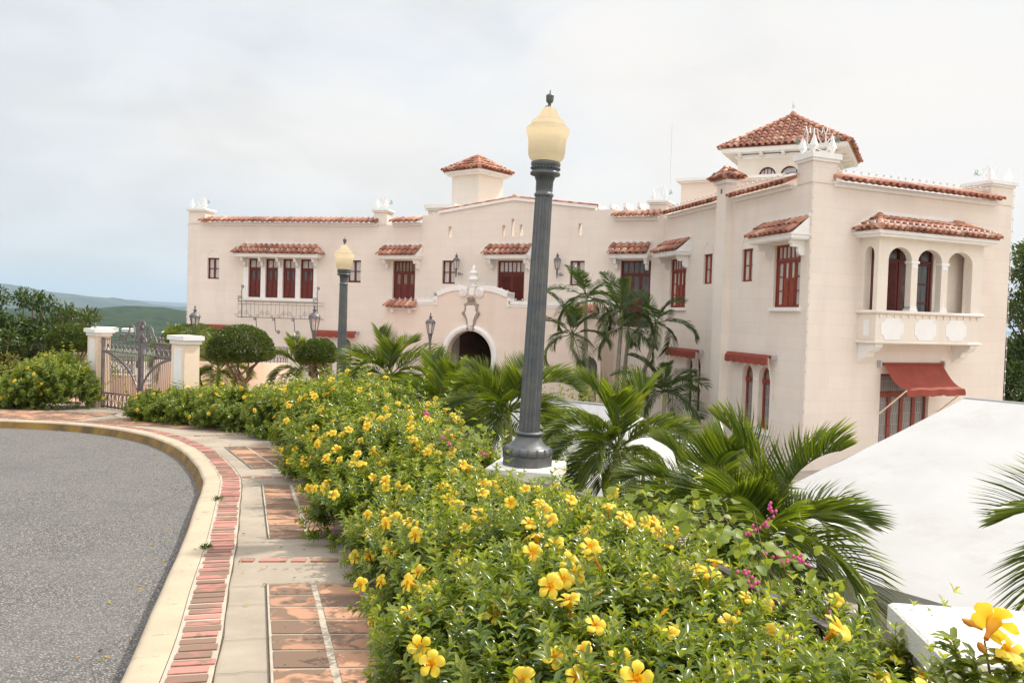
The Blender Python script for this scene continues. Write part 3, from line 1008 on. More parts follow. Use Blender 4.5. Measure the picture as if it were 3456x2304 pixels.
def hood(fr, a, b, cons, hip=False, depth=0.62, rows=2, pitch=0.27, ztop=3.0, zb=2.42, foot=1.95):
    """tiled window canopy: fascia box, cheeks, scrolled brackets, barrel tiles"""
    m = MB(fr)
    m.box((a, 0.0, zb), (b, depth, zb + 0.10))
    m.box((a + 0.03, 0.0, zb - 0.035), (b - 0.03, depth - 0.04, zb))
    m.box((a - 0.03, 0.0, zb + 0.10), (b + 0.03, depth + 0.03, zb + 0.145))
    z2 = zb + 0.145
    hx = 0.42 if hip else 0.0
    if hip:
        V = [(a, depth, z2), (b, depth, z2), (b, 0, z2), (a, 0, z2), (a + hx, 0, ztop), (b - hx, 0, ztop)]
        m.add(V, [(0, 1, 5, 4), (1, 2, 5), (3, 0, 4)])
        m.box((a + hx - 0.1, 0, ztop + 0.02), (b - hx + 0.1, 0.05, ztop + 0.12))
    else:
        for x0, x1 in ((a, a + 0.06), (b - 0.06, b)):
            m.prism([(0, z2), (depth - 0.02, z2), (0, ztop + 0.06)], x0, x1, 'u')
        m.add([(a, depth, z2), (b, depth, z2), (b, 0, ztop - 0.02), (a, 0, ztop - 0.02)], [(0, 1, 2, 3)])
        m.box((a - 0.02, 0, ztop + 0.04), (b + 0.02, 0.05, ztop + 0.13))
    o = part(m, 'window_hood', 'white_trim')
    tm = MB(fr)
    tiles(tm, a - (0.04 if not hip else 0.06), b + (0.04 if not hip else 0.06), (depth + 0.07, z2 - 0.01), (0.06, ztop), pitch, rows, (hx, hx))
    if hip:
        for sgn, x in ((1, a), (-1, b)):
            fr2 = Fac(fr([(x, 0, 0)])[0][:2], fr([(x, depth, 0)])[0][:2]) if sgn > 0 else Fac(fr([(x, depth, 0)])[0][:2], fr([(x, 0, 0)])[0][:2])
            t2 = MB(fr2)
            tiles(t2, 0.0, fr2.L, (0.06, z2 - 0.01), (-hx, ztop), pitch, rows, (0.0, fr2.L * 0.9) if sgn > 0 else (fr2.L * 0.9, 0.0))
            tm.fr = None
            for arr, k in zip(t2.v, range(len(t2.v))):
                pass
            base = tm.n
            tm.v += t2.v
            tm.uv += t2.uv
            tm.f += [[i + base for i in f] for f in t2.f]
            tm.sm += t2.sm
            tm.n += t2.n
        tm.fr = fr
    part(tm, 'roof_tiles', 'terracotta', None, o)
    for c in cons:
        m = MB(fr)
        m.prism(bracket_poly(depth - 0.12, zb - 0.035, 0.0, foot), c - 0.06, c + 0.06, 'u')
        part(m, 'bracket', 'white_trim', None, o)
    return o


def tile_edge(fr, a, b, z=4.05, out=0.30, pitch=0.265, top=4.34, both=(0, 0)):
    """tiled parapet edge with its white moulding"""
    m = MB(fr)
    m.box((a + 0.08, 0, z - 0.10), (b - 0.08, 0.07, z - 0.02))
    m.box((a + 0.05, 0, z - 0.02), (b - 0.05, 0.12, z + 0.04))
    o = part(m, 'parapet_moulding', 'white_trim')
    tm = MB(fr)
    tiles(tm, a, b, (out, z + 0.03), (-0.28, top), pitch, 1)
    part(tm, 'roof_tiles', 'terracotta', None, o)
    return o


def awning_closed(fr, a, b, z=-1.02, arms=1.0, wood='awning_cloth'):
    c = MB(fr)
    c.tube([(a, 0.16, z - 0.03), (b, 0.16, z - 0.03)], 0.055, 10)
    c.add([(a, 0.20, z), (b, 0.20, z), (b, 0.27, z - 0.08), (a, 0.27, z - 0.08)], [(0, 1, 2, 3)])
    n = 6
    top, bot = [], []
    for i in range(n * 6 + 1):
        u = a + (b - a) * i / (n * 6)
        top.append((u, 0.275, z - 0.07))
        bot.append((u, 0.285 + 0.012 * math.sin(i * 1.3), z - 0.27 - 0.035 * abs(math.sin(math.pi * i / 6))))
    c.grid([bot, top], True)
    o = part(c, 'awning', wood, 'rolled up red awning')
    if arms:
        for u, w_ in ((a + 0.02, a - 0.07), (b - 0.02, b + 0.07)):
            r = MB(fr)
            r.tube([(u, 0.24, z - 0.05), (u, 0.10, z - 0.9), (u, 0.05, z - 0.95 - arms * 0.3)], 0.014, 6)
            part(r, 'awning_arm', 'pillar_cream', None, o)
            r = MB(fr)
            r.box((w_ - 0.03, 0, z - 0.1), (w_ + 0.03, 0.17, z + 0.02))
            part(r, 'awning_mount', 'camera_grey', None, o)
    return o


def twin_arch(fr, ua, ub, uc, ud, zb, zs, za, wood, v=-0.16):
    """two tall pointed lights with a white colonnette between them"""
    for a, b in ((ua, ub), (uc, ud)):
        f, g = MB(fr), MB(fr)
        out = [(a, zb)] + arch_pts(a, b, zs, za, 12, 0.6) + [(b, zb)]
        inn = [(a + 0.08, zb + 0.1)] + arch_pts(a + 0.08, b - 0.08, zs, za - 0.1, 12, 0.6) + [(b - 0.08, zb + 0.1)]
        V = [(p[0], v, p[1]) for p in out] + [(p[0], v, p[1]) for p in inn] + [(p[0], v - 0.05, p[1]) for p in inn]
        k = len(out)
        F = [(i, i + k, i + 1 + k, i + 1)[::-1] for i in range(k - 1)] + [(k - 1, 2 * k - 1, k, 0)[::-1]] + [(k + i, 2 * k + i, 2 * k + i + 1, k + i + 1) for i in range(k - 1)]
        f.add(V, F)
        f.box((a, v, zs - 0.16), (b, v + 0.03, zs - 0.02))
        fo = part(f, 'window', wood)
        g.add([(p[0], v - 0.045, p[1]) for p in inn], [list(range(k))[::-1]])
        part(g, 'pane', 'leaded_glass', None, fo)
    m = MB(fr)
    c = (ub + uc) / 2
    m.tube([(c, -0.08, zb), (c, -0.08, zs - 0.08)], 0.075, 12)
    m.box((c - 0.12, -0.2, zs - 0.09), (c + 0.12, 0.012, zs + 0.0))
    m.box((ua - 0.1, -0.2, zb - 0.14), (ud + 0.1, 0.08, zb - 0.002))
    part(m, 'colonnette', 'white_trim')


def dove(base, z, ang=0.0, s=1.0, green=False):
    """a flying dove bent from white rope light on a wire frame"""
    t = thing('wire_dove', '', 'decoration', (base[0], base[1], z))
    m = MB(Fac((base[0] - math.cos(ang), base[1] - math.sin(ang)), (base[0], base[1])))
    o = 1.0
    body = [(-0.30, 0.12), (-0.22, 0.22), (-0.08, 0.20), (0.06, 0.28), (0.16, 0.42), (0.24, 0.44), (0.32, 0.38), (0.24, 0.34), (0.20, 0.22), (0.06, 0.08), (-0.12, 0.06), (-0.30, 0.12)]
    w1 = [(-0.08, 0.20), (-0.26, 0.42), (-0.30, 0.66), (-0.12, 0.56), (-0.10, 0.72), (0.02, 0.52), (0.06, 0.28)]
    w2 = [(0.0, 0.26), (0.02, 0.56), (0.10, 0.80), (0.18, 0.58), (0.26, 0.60), (0.20, 0.42)]
    leg = [(-0.02, 0.07), (-0.02, 0.0)], [(0.08, 0.09), (0.08, 0.0)]
    for pl in (body, w1, w2) + leg:
        m.tube([(o + x * s, 0.0, z + y * s) for x, y in pl], 0.017, 6)
    m.build('dove_outline', 'wire_white', t)
    g = MB(m.fr)
    for pl in ([(0.32, 0.38), (0.40, 0.34), (0.46, 0.44)], [(0.46, 0.44), (0.42, 0.54), (0.50, 0.58), (0.52, 0.46), (0.46, 0.44)], [(0.44, 0.38), (0.54, 0.36), (0.56, 0.44), (0.46, 0.42)]):
        g.tube([(o + x * s, 0.0, z + y * s) for x, y in pl], 0.012, 6)
    g.build('olive_sprig', 'wire_green', t)
    return t


def pier_top(fr, a, b, v0, v1, zw=4.02, zc=4.60, zt=4.76, fin=None):
    m = MB(fr)
    m.box((a, v0, zw), (b, v1, zc))
    part(m, 'parapet_pier', 'cream_stucco')
    m = MB(fr)
    m.box((a - 0.05, v0 - 0.05, zc), (b + 0.05, v1 + 0.05, zc + 0.07))
    m.box((a - 0.10, v0 - 0.10, zc + 0.07), (b + 0.10, v1 + 0.10, zt))
    o = part(m, 'pier_cap', 'white_trim')
    for x, y in fin or ((a + 0.10, v1 - 0.12), (b - 0.10, v1 - 0.12)):
        f = MB(fr)
        f.box((x - 0.05, y - 0.05, zt), (x + 0.05, y + 0.05, zt + 0.05))
        q = 0.095
        f.add([(x - 0.03, y - 0.03, zt + 0.05), (x + 0.03, y - 0.03, zt + 0.05), (x + 0.03, y + 0.03, zt + 0.05), (x - 0.03, y + 0.03, zt + 0.05),
               (x - q, y - q, zt + 0.16), (x + q, y - q, zt + 0.16), (x + q, y + q, zt + 0.16), (x - q, y + q, zt + 0.16), (x, y, zt + 0.52)],
              [(0, 1, 5, 4), (1, 2, 6, 5), (2, 3, 7, 6), (3, 0, 4, 7), (4, 5, 8), (5, 6, 8), (6, 7, 8), (7, 4, 8)])
        part(f, 'finial', 'white_panel', None, o)
    c = fr([((a + b) / 2, (v0 + v1) / 2, 0)])[0]
    return c, zt


# --- left wing
w = MB(LEFT)
SH = [(3.56, 4.22), (4.47, 5.13), (5.38, 6.05), (6.30, 6.98)]
arcL = [(7.25, 8.05), (8.30, 9.0)]
arcLL = [(1.25, 1.95), (2.2, 2.9)]
ops = [(1.33, 1.96, 1.32, 2.35), (8.72, 9.38, 1.30, 2.35)] + [(a, b, 0.48, 2.35) for a, b in SH] + [(a, b, -3.25, -1.38) for a, b in arcL + arcLL]
opening_wall(w, 0.25, LEFT.L, Z0, ZC, ops, 0, 0.24)
for a, b in arcL + arcLL:
    arch_fill(w, a, b, -1.75, -1.38, 0, 0.24)
for a, b, z in ((1.33, 1.96, 2.35), (8.72, 9.38, 2.35)):
    w.tube([(p[0], 0.002, p[1]) for p in arch_pts(a - 0.02, b + 0.02, z + 0.02, z + 0.38, 12)], 0.012, 5)
w.add([(0.25, 0, Z0), (0.25, 0, ZC), (0.25, -9, ZC), (0.25, -9, Z0)], [(0, 1, 2, 3)])
part(w, 'wall', 'cream_stucco', 'cream wall of the far wing')
for a, b in ((1.33, 1.96), (8.72, 9.38)):
    window(LEFT, a, b, 1.32, 2.35)
for a, b in SH:
    window(LEFT, a, b, 0.48, 2.35, -0.10, {'lites': 2, 'transom': 0.25, 'leaves': 2})
m = MB(LEFT)
m.box((3.36, 0, 0.33), (7.2, 0.12, 0.478))
m.box((3.30, 0.003, 0.478), (3.558, 0.03, 2.36))
for (a, b), (c, d) in zip(SH[:-1], SH[1:]):
    m.box((b + 0.003, 0.003, 0.478), (c - 0.003, 0.03, 2.36))
m.box((6.983, 0.003, 0.478), (7.2, 0.03, 2.36))
part(m, 'window_surround', 'white_trim')
hood(LEFT, 3.02, 7.42, [3.42, 4.36, 5.27, 6.19, 7.12], True, 0.60, 2, 0.29, 3.0)
tile_edge(LEFT, 0.95, 10.25)
d1 = pier_top(LEFT, 0.27, 1.16, -0.75, 0.03)
d2 = pier_top(LEFT, 9.98, 10.62, -0.7, 0.03)
for s_, wood in ((arcL, 'red_wood'), (arcLL, 'red_wood')):
    twin_arch(LEFT, s_[0][0], s_[0][1], s_[1][0], s_[1][1], -3.25, -1.75, -1.38, wood)
awning_closed(LEFT, 7.15, 9.28, -1.02, 0.8)
awning_closed(LEFT, 1.05, 3.1, -0.93, 0.8)
# iron balcony under the four shutters
m = MB(LEFT)
zt, zb, a, b, v = 0.27, -0.49, 3.36, 7.52, 0.58
for z in (zt, zt - 0.14, zb):
    m.tube([(a, 0, z), (a, v, z), (b, v, z), (b, 0, z)], 0.012 if z > zb else 0.018, 6)
for i, u in enumerate(np.linspace(a + 0.02, b - 0.02, 20)):
    m.tube([(u, v, zb), (u, v, zt if i % 2 == 0 else zt - 0.14)], 0.007, 5)
for i in range(4):
    c = a + 0.30 + i * 1.12
    for sg in (-1, 1):
        if a < c + sg * 0.12 < b:
            m.tube(spiral((c + sg * 0.12, v, zb + 0.22), 0.12, math.pi / 2, sg * -1.6, 18), 0.008, 5)
            m.tube([(c + sg * 0.24, v, zb + 0.22), (c + sg * 0.30, v, zb + 0.06), (c + sg * 0.36, v, zb)], 0.008, 5)
            m.tube(spiral((c + sg * 0.40, v, zb + 0.09), 0.07, math.pi, sg * 1.4, 14), 0.007, 5)
for u in (a + 0.2, b - 0.04):
    m.tube([(u, v, zb - 0.05), (u, v, zt + 0.1), (u - 0.03, v, zt + 0.45), (u + 0.01, v, zt + 0.62)], 0.018, 6)
    m.tube(spiral((u + 0.02, v, zt + 0.70), 0.085, -math.pi / 2, 1.4, 16), 0.018, 6)
    m.tube(spiral((u - 0.13, v, zt + 0.16), 0.10, 0, 1.4, 16), 0.018, 6)
    m.tube([(u - 0.23, v, zt + 0.1), (u - 0.13, v, zt - 0.02), (u, v, zt - 0.04)], 0.016, 6)
for u in (4.32, 5.3, 6.3):
    m.tube([(u, v, zb), (u + 0.02, v - 0.02, zb - 0.3), (u - 0.02, v - 0.15, zb - 0.6), (u + 0.08, v - 0.2, zb - 0.74)], 0.018, 6)
    m.tube(spiral((u - 0.05, v, zb - 0.08), 0.085, 0, 1.3, 14), 0.018, 6)
    m.tube(spiral((u + 0.12, v - 0.15, zb - 0.66), 0.10, -math.pi / 2, 1.5, 14), 0.02, 6)
part(m, 'iron_balcony', 'gate_iron')

# --- centre
w = MB(CEN)
C1, C3, CR = (0.38, 1.62), (5.88, 7.19), (11.53, 12.80)
c_ops = [(C1[0], C1[1], 0.40, 2.35), (3.06, 3.74, 1.31, 2.36), (C3[0], C3[1], 0.40, 2.35), (9.30, 9.95, 1.30, 2.34), (CR[0], CR[1], -0.34, 2.34)]
slits = [(3.33, 3.50, 3.41, 3.88), (6.06, 6.20, 3.42, 3.89), (6.49, 6.64, 3.42, 4.15), (6.90, 7.06, 3.42, 3.89), (9.62, 9.77, 3.41, 3.88)]
opening_wall(w, 0.0, 1.95, Z0, ZC, c_ops[:1], 0, 0.24)
opening_wall(w, 1.95, 11.2, Z0, 4.25, c_ops[1:4] + slits + [(3.9, 7.0, Z0 + 0.3, -0.4)], 0, 0.30)
opening_wall(w, 11.2, CEN.L, Z0, ZC, c_ops[4:] + [(11.9, 12.9, -3.3, -2.5)], 0, 0.24)
gab = [(1.95, 4.25), (11.2, 4.25), (11.2, 4.43), (10.33, 4.43), (10.33, 4.52), (6.6, 4.97), (2.88, 4.52), (2.88, 4.42), (1.95, 4.42)]
w.prism(gab, -0.30, 0.0)
w.box((1.95, -0.30, 3.2), (1.953, 0.0, 4.25))
part(w, 'wall', 'cream_stucco', 'cream wall with the low gable over the entrance')
m = MB(CEN)
for p, q in (((2.80, 4.47), (6.6, 4.94)), ((6.6, 4.94), (10.41, 4.47))):
    m.prism([(p[0], p[1]), (q[0], q[1]), (q[0], q[1] + 0.12), (p[0], p[1] + 0.12)], 0.003, 0.07)
part(m, 'gable_moulding', 'white_trim')
tm = MB(CEN)
for p, q in (((2.75, 4.60), (6.55, 5.08)), ((6.65, 5.08), (10.45, 4.60))):
    nn = 17
    for k in range(nn):
        t0, t1 = k / nn, (k + 1.15) / nn
        A_, B_2 = np.array(p), np.array(q)
        a_, b_ = A_ + (B_2 - A_) * t0, A_ + (B_2 - A_) * min(t1, 1)
        tm.tube([(a_[0], -0.05, a_[1]), (b_[0], -0.05, b_[1] + 0.012)], [0.075, 0.06], 8)
tm.ball((6.6, -0.05, 5.13), 0.12, 10)
part(tm, 'ridge_tiles', 'terracotta')
for (a, b), k in ((C1, {'lites': 6, 'transom': 0.27, 'leaves': 3, 'glass2': 'amber_glass'}), (C3, {'lites': 6, 'transom': 0.27, 'leaves': 2, 'louvre': 1})):
    window(CEN, a, b, 0.40, 2.35, -0.13, k, 'red_wood', 'amber_glass' if a < 2 else 'curtain_glass')
window(CEN, CR[0], CR[1], -0.34, 2.34, -0.15, {'lites': 5, 'transom': 0.2, 'leaves': 3, 'side_lites': 1}, 'red_wood', 'dark_glass')
window(CEN, 3.06, 3.74, 1.31, 2.36)
window(CEN, 9.30, 9.95, 1.30, 2.34)
m = MB(CEN)
m.box((11.4, 0, -0.5), (12.95, 0.1, -0.342))
m.box((11.8, 0, -3.45), (13.0, 0.1, -3.302))
part(m, 'window_sill', 'white_trim')
m = MB(CEN)
m.box((11.9, -0.2, -3.3), (12.9, -0.16, -2.5))
part(m, 'window', 'red_wood')
hood(CEN, -0.12, 1.98, [0.16, 1.82], False, 0.58)
hood(CEN, 5.42, 7.55, [5.68, 7.38], False, 0.58)
hood(CEN, 11.12, 12.78, [11.38, 12.66], False, 0.5)
tile_edge(CEN, 0.28, 2.0)
tile_edge(CEN, 11.12, 13.12)
d3 = pier_top(CEN, 12.55, 13.25, -1.15, -0.35, 3.6, 4.62, 4.78)
m = MB(CEN)      # roof terrace block behind the gable, its white cornice, and the row of beam ends
m.box((1.6, -2.4, 3.2), (3.0, -1.0, 4.86))
part(m, 'roof_block', 'cream_stucco')
m = MB(CEN)
m.box((1.45, -2.55, 4.86), (3.15, -0.85, 5.03))
m.box((1.52, -2.48, 4.76), (3.08, -0.92, 4.86))
part(m, 'roof_cornice', 'white_trim')
m = MB(CEN)
m.box((9.2, -2.3, 3.2), (13.0, -2.0, 4.62))
part(m, 'roof_parapet', 'cream_stucco')
for k in range(6):
    u = 9.75 + k * 0.62
    m = MB(CEN)
    m.prism([(-2.6, 4.64), (-1.75, 4.64), (-1.60, 4.72), (-1.60, 4.90), (-2.6, 4.90)], u, u + 0.13, 'u')
    part(m, 'beam_end', 'white_trim')
# entrance recess behind the arch
m = MB(CEN)
m.box((3.7, -4.2, Z0 + 0.25), (7.3, -4.0, 0.0))
m.box((3.7, -4.0, Z0 + 0.25), (3.9, -0.30, 0.0))
m.box((7.0, -4.0, Z0 + 0.25), (7.2, -0.30, 0.0))
m.box((3.9, -4.0, -0.2), (7.0, -0.30, 0.0))
part(m, 'entrance_hall', 'dark_interior')
for a in (4.2, 6.1):
    m = MB(CEN)
    m.prism([(a, Z0 + 0.3)] + arch_pts(a, a + 0.75, -1.9, -1.45, 10) + [(a + 0.75, Z0 + 0.3)], -3.995, -3.93)
    part(m, 'inner_door', 'red_wood')
# entrance porch, its own front 1.5 m forward
PV = 1.5
w = MB(CEN)
opening_wall(w, 0.95, 11.35, Z0, 0.05, [(4.32, 6.52, Z0 + 0.3, -0.72), (10.48, 11.22, Z0 + 0.3, -1.55)], PV, 0.35)
arch_fill(w, 4.32, 6.52, -1.82, -0.72, PV, 0.35)
arch_fill(w, 10.48, 11.22, -1.95, -1.55, PV, 0.35)
toplin = [(0.95, 0.05), (11.35, 0.05), (11.35, 0.42), (7.20, 0.42), (7.20, 0.80)]
ctr = 5.48
sc = [(7.05, 0.86), (6.75, 0.97), (6.4, 1.06), (6.1, 1.09), (5.85, 1.06), (5.7, 0.98)]
toplin += sc + [(2 * ctr - x, z) for x, z in sc[::-1]] + [(3.76, 0.80), (3.76, 0.42), (0.95, 0.42)]
w.prism(toplin, PV - 0.30, PV)
w.add([(0.95, PV, Z0), (0.95, 0, Z0), (0.95, 0, 0.42), (0.95, PV, 0.42)], [(0, 1, 2, 3)])
w.add([(11.35, PV, Z0), (11.35, 0, Z0), (11.35, 0, 0.42), (11.35, PV, 0.42)], [(3, 2, 1, 0)])
w.box((0.96, 0.0, 0.0), (11.34, PV - 0.31, 0.05))
part(w, 'porch_wall', 'pink_stucco', 'pinkish entrance porch wall')
m = MB(CEN)


def coping(m, p, q, h=0.15):
    m.prism([(p[0], p[1]), (q[0], q[1]), (q[0], q[1] + h), (p[0], p[1] + h)], PV - 0.32, PV + 0.05)
    m.prism([(p[0], p[1] - 0.09), (q[0], q[1] - 0.09), (q[0], q[1] - 0.003), (p[0], p[1] - 0.003)], PV - 0.1, PV + 0.022)


coping(m, (2.75, 0.42), (3.72, 0.42))
coping(m, (7.24, 0.42), (10.1, 0.42))
for sg in (-1, 1):
    X = lambda x: ctr + sg * (x - ctr)
    m.box((min(X(7.18), X(7.34)), PV - 0.32, 0.33), (max(X(7.18), X(7.34)), PV + 0.05, 0.93))
    curve = [(7.34, 0.90), (7.05, 0.97), (6.75, 1.08), (6.4, 1.17), (6.1, 1.20), (5.85, 1.16), (5.72, 1.08)]
    up_ = [(X(x), z) for x, z in curve]
    lo = [(X(x), z - 0.22) for x, z in curve]
    m.prism(up_ + lo[::-1], PV - 0.32, PV + 0.05)
    m.prism([(X(5.88) + 0.19 * math.cos(t), 0.90 + 0.19 * math.sin(t)) for t in np.linspace(0, 2 * math.pi, 20, endpoint=False)], PV - 0.1, PV + 0.085)
    m.tube(spiral((X(5.88), PV + 0.09, 0.90), 0.165, 0, 2.1, 30, 0.15), 0.022, 6)
m.box((5.36, PV - 0.2, 0.78), (5.60, PV + 0.06, 1.12))
part(m, 'porch_coping', 'white_trim')
m = MB(CEN)
m.lathe([(0.10, 1.12), (0.16, 1.14), (0.16, 1.18), (0.08, 1.22), (0.10, 1.30), (0.22, 1.42), (0.25, 1.47), (0.19, 1.50), (0.15, 1.66), (0.20, 1.70), (0.21, 1.74), (0.13, 1.78), (0.09, 1.88), (0.11, 1.91), (0.06, 1.95), (0.045, 2.02), (0.005, 2.08)], (5.48, PV - 0.1, 0), 18)
part(m, 'urn', 'white_trim')
m = MB(CEN)
inn = [(4.10, Z0 + 0.3), ] + arch_pts(4.32, 6.52, -1.82, -0.72, 24)
out = arch_pts(4.06, 6.78, -1.82, -0.47, 24)
inn = inn[1:]
V = [(p[0], PV + 0.06, p[1]) for p in out] + [(p[0], PV + 0.06, p[1]) for p in inn] + [(p[0], PV, p[1]) for p in out] + [(p[0], PV - 0.1, p[1]) for p in inn]
k = len(out)
m.add(V, [(i, i + 1, k + i + 1, k + i)[::-1] for i in range(k - 1)] + [(i, i + 1, 2 * k + i + 1, 2 * k + i) for i in range(k - 1)] + [(k + i, k + i + 1, 3 * k + i + 1, 3 * k + i)[::-1] for i in range(k - 1)], True)
m.box((4.06, PV, Z0), (4.318, PV + 0.06, -1.82))
m.box((6.522, PV, Z0), (6.78, PV + 0.06, -1.82))
for p in arch_pts(4.19, 6.65, -1.82, -0.60, 26):
    m.ball((p[0], PV + 0.06, p[1]), 0.03, 6)
part(m, 'arch_surround', 'white_trim')
m = MB(CEN)
sh = [(0, -0.78), (0.16, -0.70), (0.20, -0.50), (0.22, -0.30), (0.34, -0.16), (0.42, 0.0), (0.32, 0.12), (0.30, 0.26), (0.36, 0.38), (0.20, 0.44), (0.12, 0.62), (0, 0.68)]
full = [(ctr + x, 0.02 + z) for x, z in sh] + [(ctr - x, 0.02 + z) for x, z in sh[-2:0:-1]]
m.prism(full, PV, PV + 0.06)
m.tube(spiral((ctr + 0.08, PV + 0.08, 0.60), 0.10, 0, 1.5, 18), 0.03, 6)
m.tube(spiral((ctr - 0.08, PV + 0.08, 0.60), 0.10, math.pi, -1.5, 18), 0.03, 6)
for sg in (-1, 1):
    m.tube(spiral((ctr + sg * 0.36, PV + 0.06, 0.0), 0.07, 0, 1.3, 12), 0.025, 6)
    m.tube(spiral((ctr + sg * 0.14, PV + 0.06, -0.66), 0.07, 0, 1.3, 12), 0.025, 6)
so_ = part(m, 'shield', 'grey_stone')
m = MB(CEN)
ins = [(0, -0.56), (0.12, -0.50), (0.13, -0.3), (0.20, -0.12), (0.27, 0.0), (0.21, 0.14), (0.22, 0.28), (0.10, 0.34), (0, 0.32)]
m.prism([(ctr + x, 0.02 + z) for x, z in ins] + [(ctr - x, 0.02 + z) for x, z in ins[-2:0:-1]], PV + 0.06, PV + 0.085)
part(m, 'shield_field', 'cream_stucco_bay', None, so_)
for a, b in ((1.15, 2.78), (10.15, 11.2)):
    m = MB(CEN)
    m.box((a + 0.05, PV, 0.10), (b - 0.05, PV + 0.22, 0.16))
    for u in (a + 0.35, b - 0.35):
        m.prism([(PV, 0.10), (PV + 0.18, 0.10), (PV + 0.12, -0.05), (PV, -0.10)], u - 0.08, u + 0.08, 'u')
    o = part(m, 'tile_ledge', 'white_trim')
    tm = MB(CEN)
    tiles(tm, a, b, (PV + 0.36, 0.17), (PV - 0.05, 0.46), 0.28, 1)
    part(tm, 'roof_tiles', 'terracotta', None, o)
m = MB(CEN)
for u in np.linspace(10.5, 11.2, 8):
    m.tube([(u, PV - 0.1, Z0 + 0.3), (u, PV - 0.1, -1.6)], 0.015, 5)
m.box((10.48, PV - 0.22, Z0 + 0.3), (11.22, PV - 0.16, -1.5))
part(m, 'iron_door', 'iron')


def wall_lantern(fr, u, z, v):
    m = MB(fr)
    m.lathe([(0.0, -0.5), (0.02, -0.45), (0.05, -0.2), (0.03, -0.17), (0.06, -0.10), (0.085, -0.08)], (u, v, z), 8)
    m.tube(spiral((u + 0.1, v - 0.1, z - 0.32), 0.09, 0, 1.2, 12), 0.02, 6)
    m.tube([(u + 0.18, v - 0.1, z - 0.32), (u + 0.15, 0, z - 0.3)], 0.02, 6)
    m.lathe([(0.17, 0.28), (0.13, 0.36), (0.05, 0.42), (0.05, 0.46), (0.08, 0.48), (0.03, 0.53), (0.01, 0.62)], (u, v, z), 8)
    for a in np.arange(6) * math.pi / 3:
        m.tube([(u + 0.085 * math.cos(a), v + 0.085 * math.sin(a), z - 0.08), (u + 0.145 * math.cos(a), v + 0.145 * math.sin(a), z + 0.28)], 0.012, 5)
    o = part(m, 'wall_lantern', 'iron')
    m = MB(fr)
    m.lathe([(0.08, -0.07), (0.135, 0.27)], (u, v, z), 6, False)
    part(m, 'lantern_glass', 'curtain_glass', None, o)


wall_lantern(CEN, 3.97, 2.05, 0.3)
wall_lantern(CEN, 8.85, 2.05, 0.3)

# --- right wing: side facing the court
w = MB(SIDE)
s_ops = [(0.72, 2.10, 0.47, 2.34), (3.45, 4.10, 1.30, 2.36), (6.10, 6.78, 1.30, 2.36), (8.03, 9.40, 0.47, 2.34),
         (2.40, 2.88, -3.3, -1.36), (3.05, 3.52, -3.3, -1.36), (6.40, 7.06, -3.3, -1.36), (7.40, 8.06, -3.3, -1.36)]
opening_wall(w, 0, SIDE.L, Z0, ZC, s_ops, 0, 0.24)
for a, b, c, d in s_ops[4:]:
    arch_fill(w, a, b, -1.74, -1.36, 0, 0.24, 0.6)
for a, b in ((3.45, 4.10), (6.10, 6.78)):
    w.tube([(p[0], 0.002, p[1]) for p in arch_pts(a - 0.02, b + 0.02, 2.38, 2.76, 12)], 0.012, 5)
part(w, 'wall', 'cream_stucco', 'cream side wall of the near wing')
for a, b in ((3.45, 4.10), (6.10, 6.78)):
    window(SIDE, a, b, 1.30, 2.36, -0.10, 'casement', 'lit_red_wood')
for a, b in ((0.72, 2.10), (8.03, 9.40)):
    window(SIDE, a, b, 0.47, 2.34, -0.10, {'lites': 6, 'transom': 0.24, 'leaves': 4, 'side_lites': 1, 'glass2': 'curtain_glass'}, 'lit_red_wood', 'curtain_glass')
m = MB(SIDE)
m.box((7.9, 0, 0.36), (9.5, 0.1, 0.468))
m.box((0.6, 0, 0.36), (2.2, 0.1, 0.468))
part(m, 'window_sill', 'white_trim')
hood(SIDE, 0.36, 2.42, [0.58, 2.2], False, 0.58)
hood(SIDE, 7.42, 9.78, [7.78, 9.52], False, 0.58)
twin_arch(SIDE, 2.40, 2.88, 3.05, 3.52, -3.3, -1.74, -1.36, 'red_wood')
twin_arch(SIDE, 6.40, 7.06, 7.40, 8.06, -3.3, -1.74, -1.36, 'lit_red_wood')
awning_closed(SIDE, 5.72, 8.30, -1.0, 1.3)
awning_closed(SIDE, 1.1, 3.62, -1.06, 1.3)
tile_edge(SIDE, 0.30, 4.62)
tile_edge(SIDE, 5.42, 8.95)
# chimney stack with its little tiled cap
m = MB(SIDE)
m.prism([(4.66, 0.0), (5.38, 0.0), (5.34, 0.24), (4.70, 0.24)], Z0, 4.62, 'z')
m.box((4.70, -0.12, 3.6), (5.34, -0.003, 4.62))
part(m, 'chimney', 'cream_stucco_bay')
m = MB(SIDE)
m.box((4.96, 0.22, 4.30), (5.06, 0.246, 4.46))
part(m, 'chimney_vent', 'dark_interior')
m = MB(SIDE)
m.box((5.335, 0.02, 4.30), (5.345, 0.13, 4.46))
part(m, 'chimney_vent', 'dark_interior')
m = MB(SIDE)
m.box((4.61, -0.20, 4.62), (5.43, 0.32, 4.74))
part(m, 'chimney_cornice', 'white_trim')


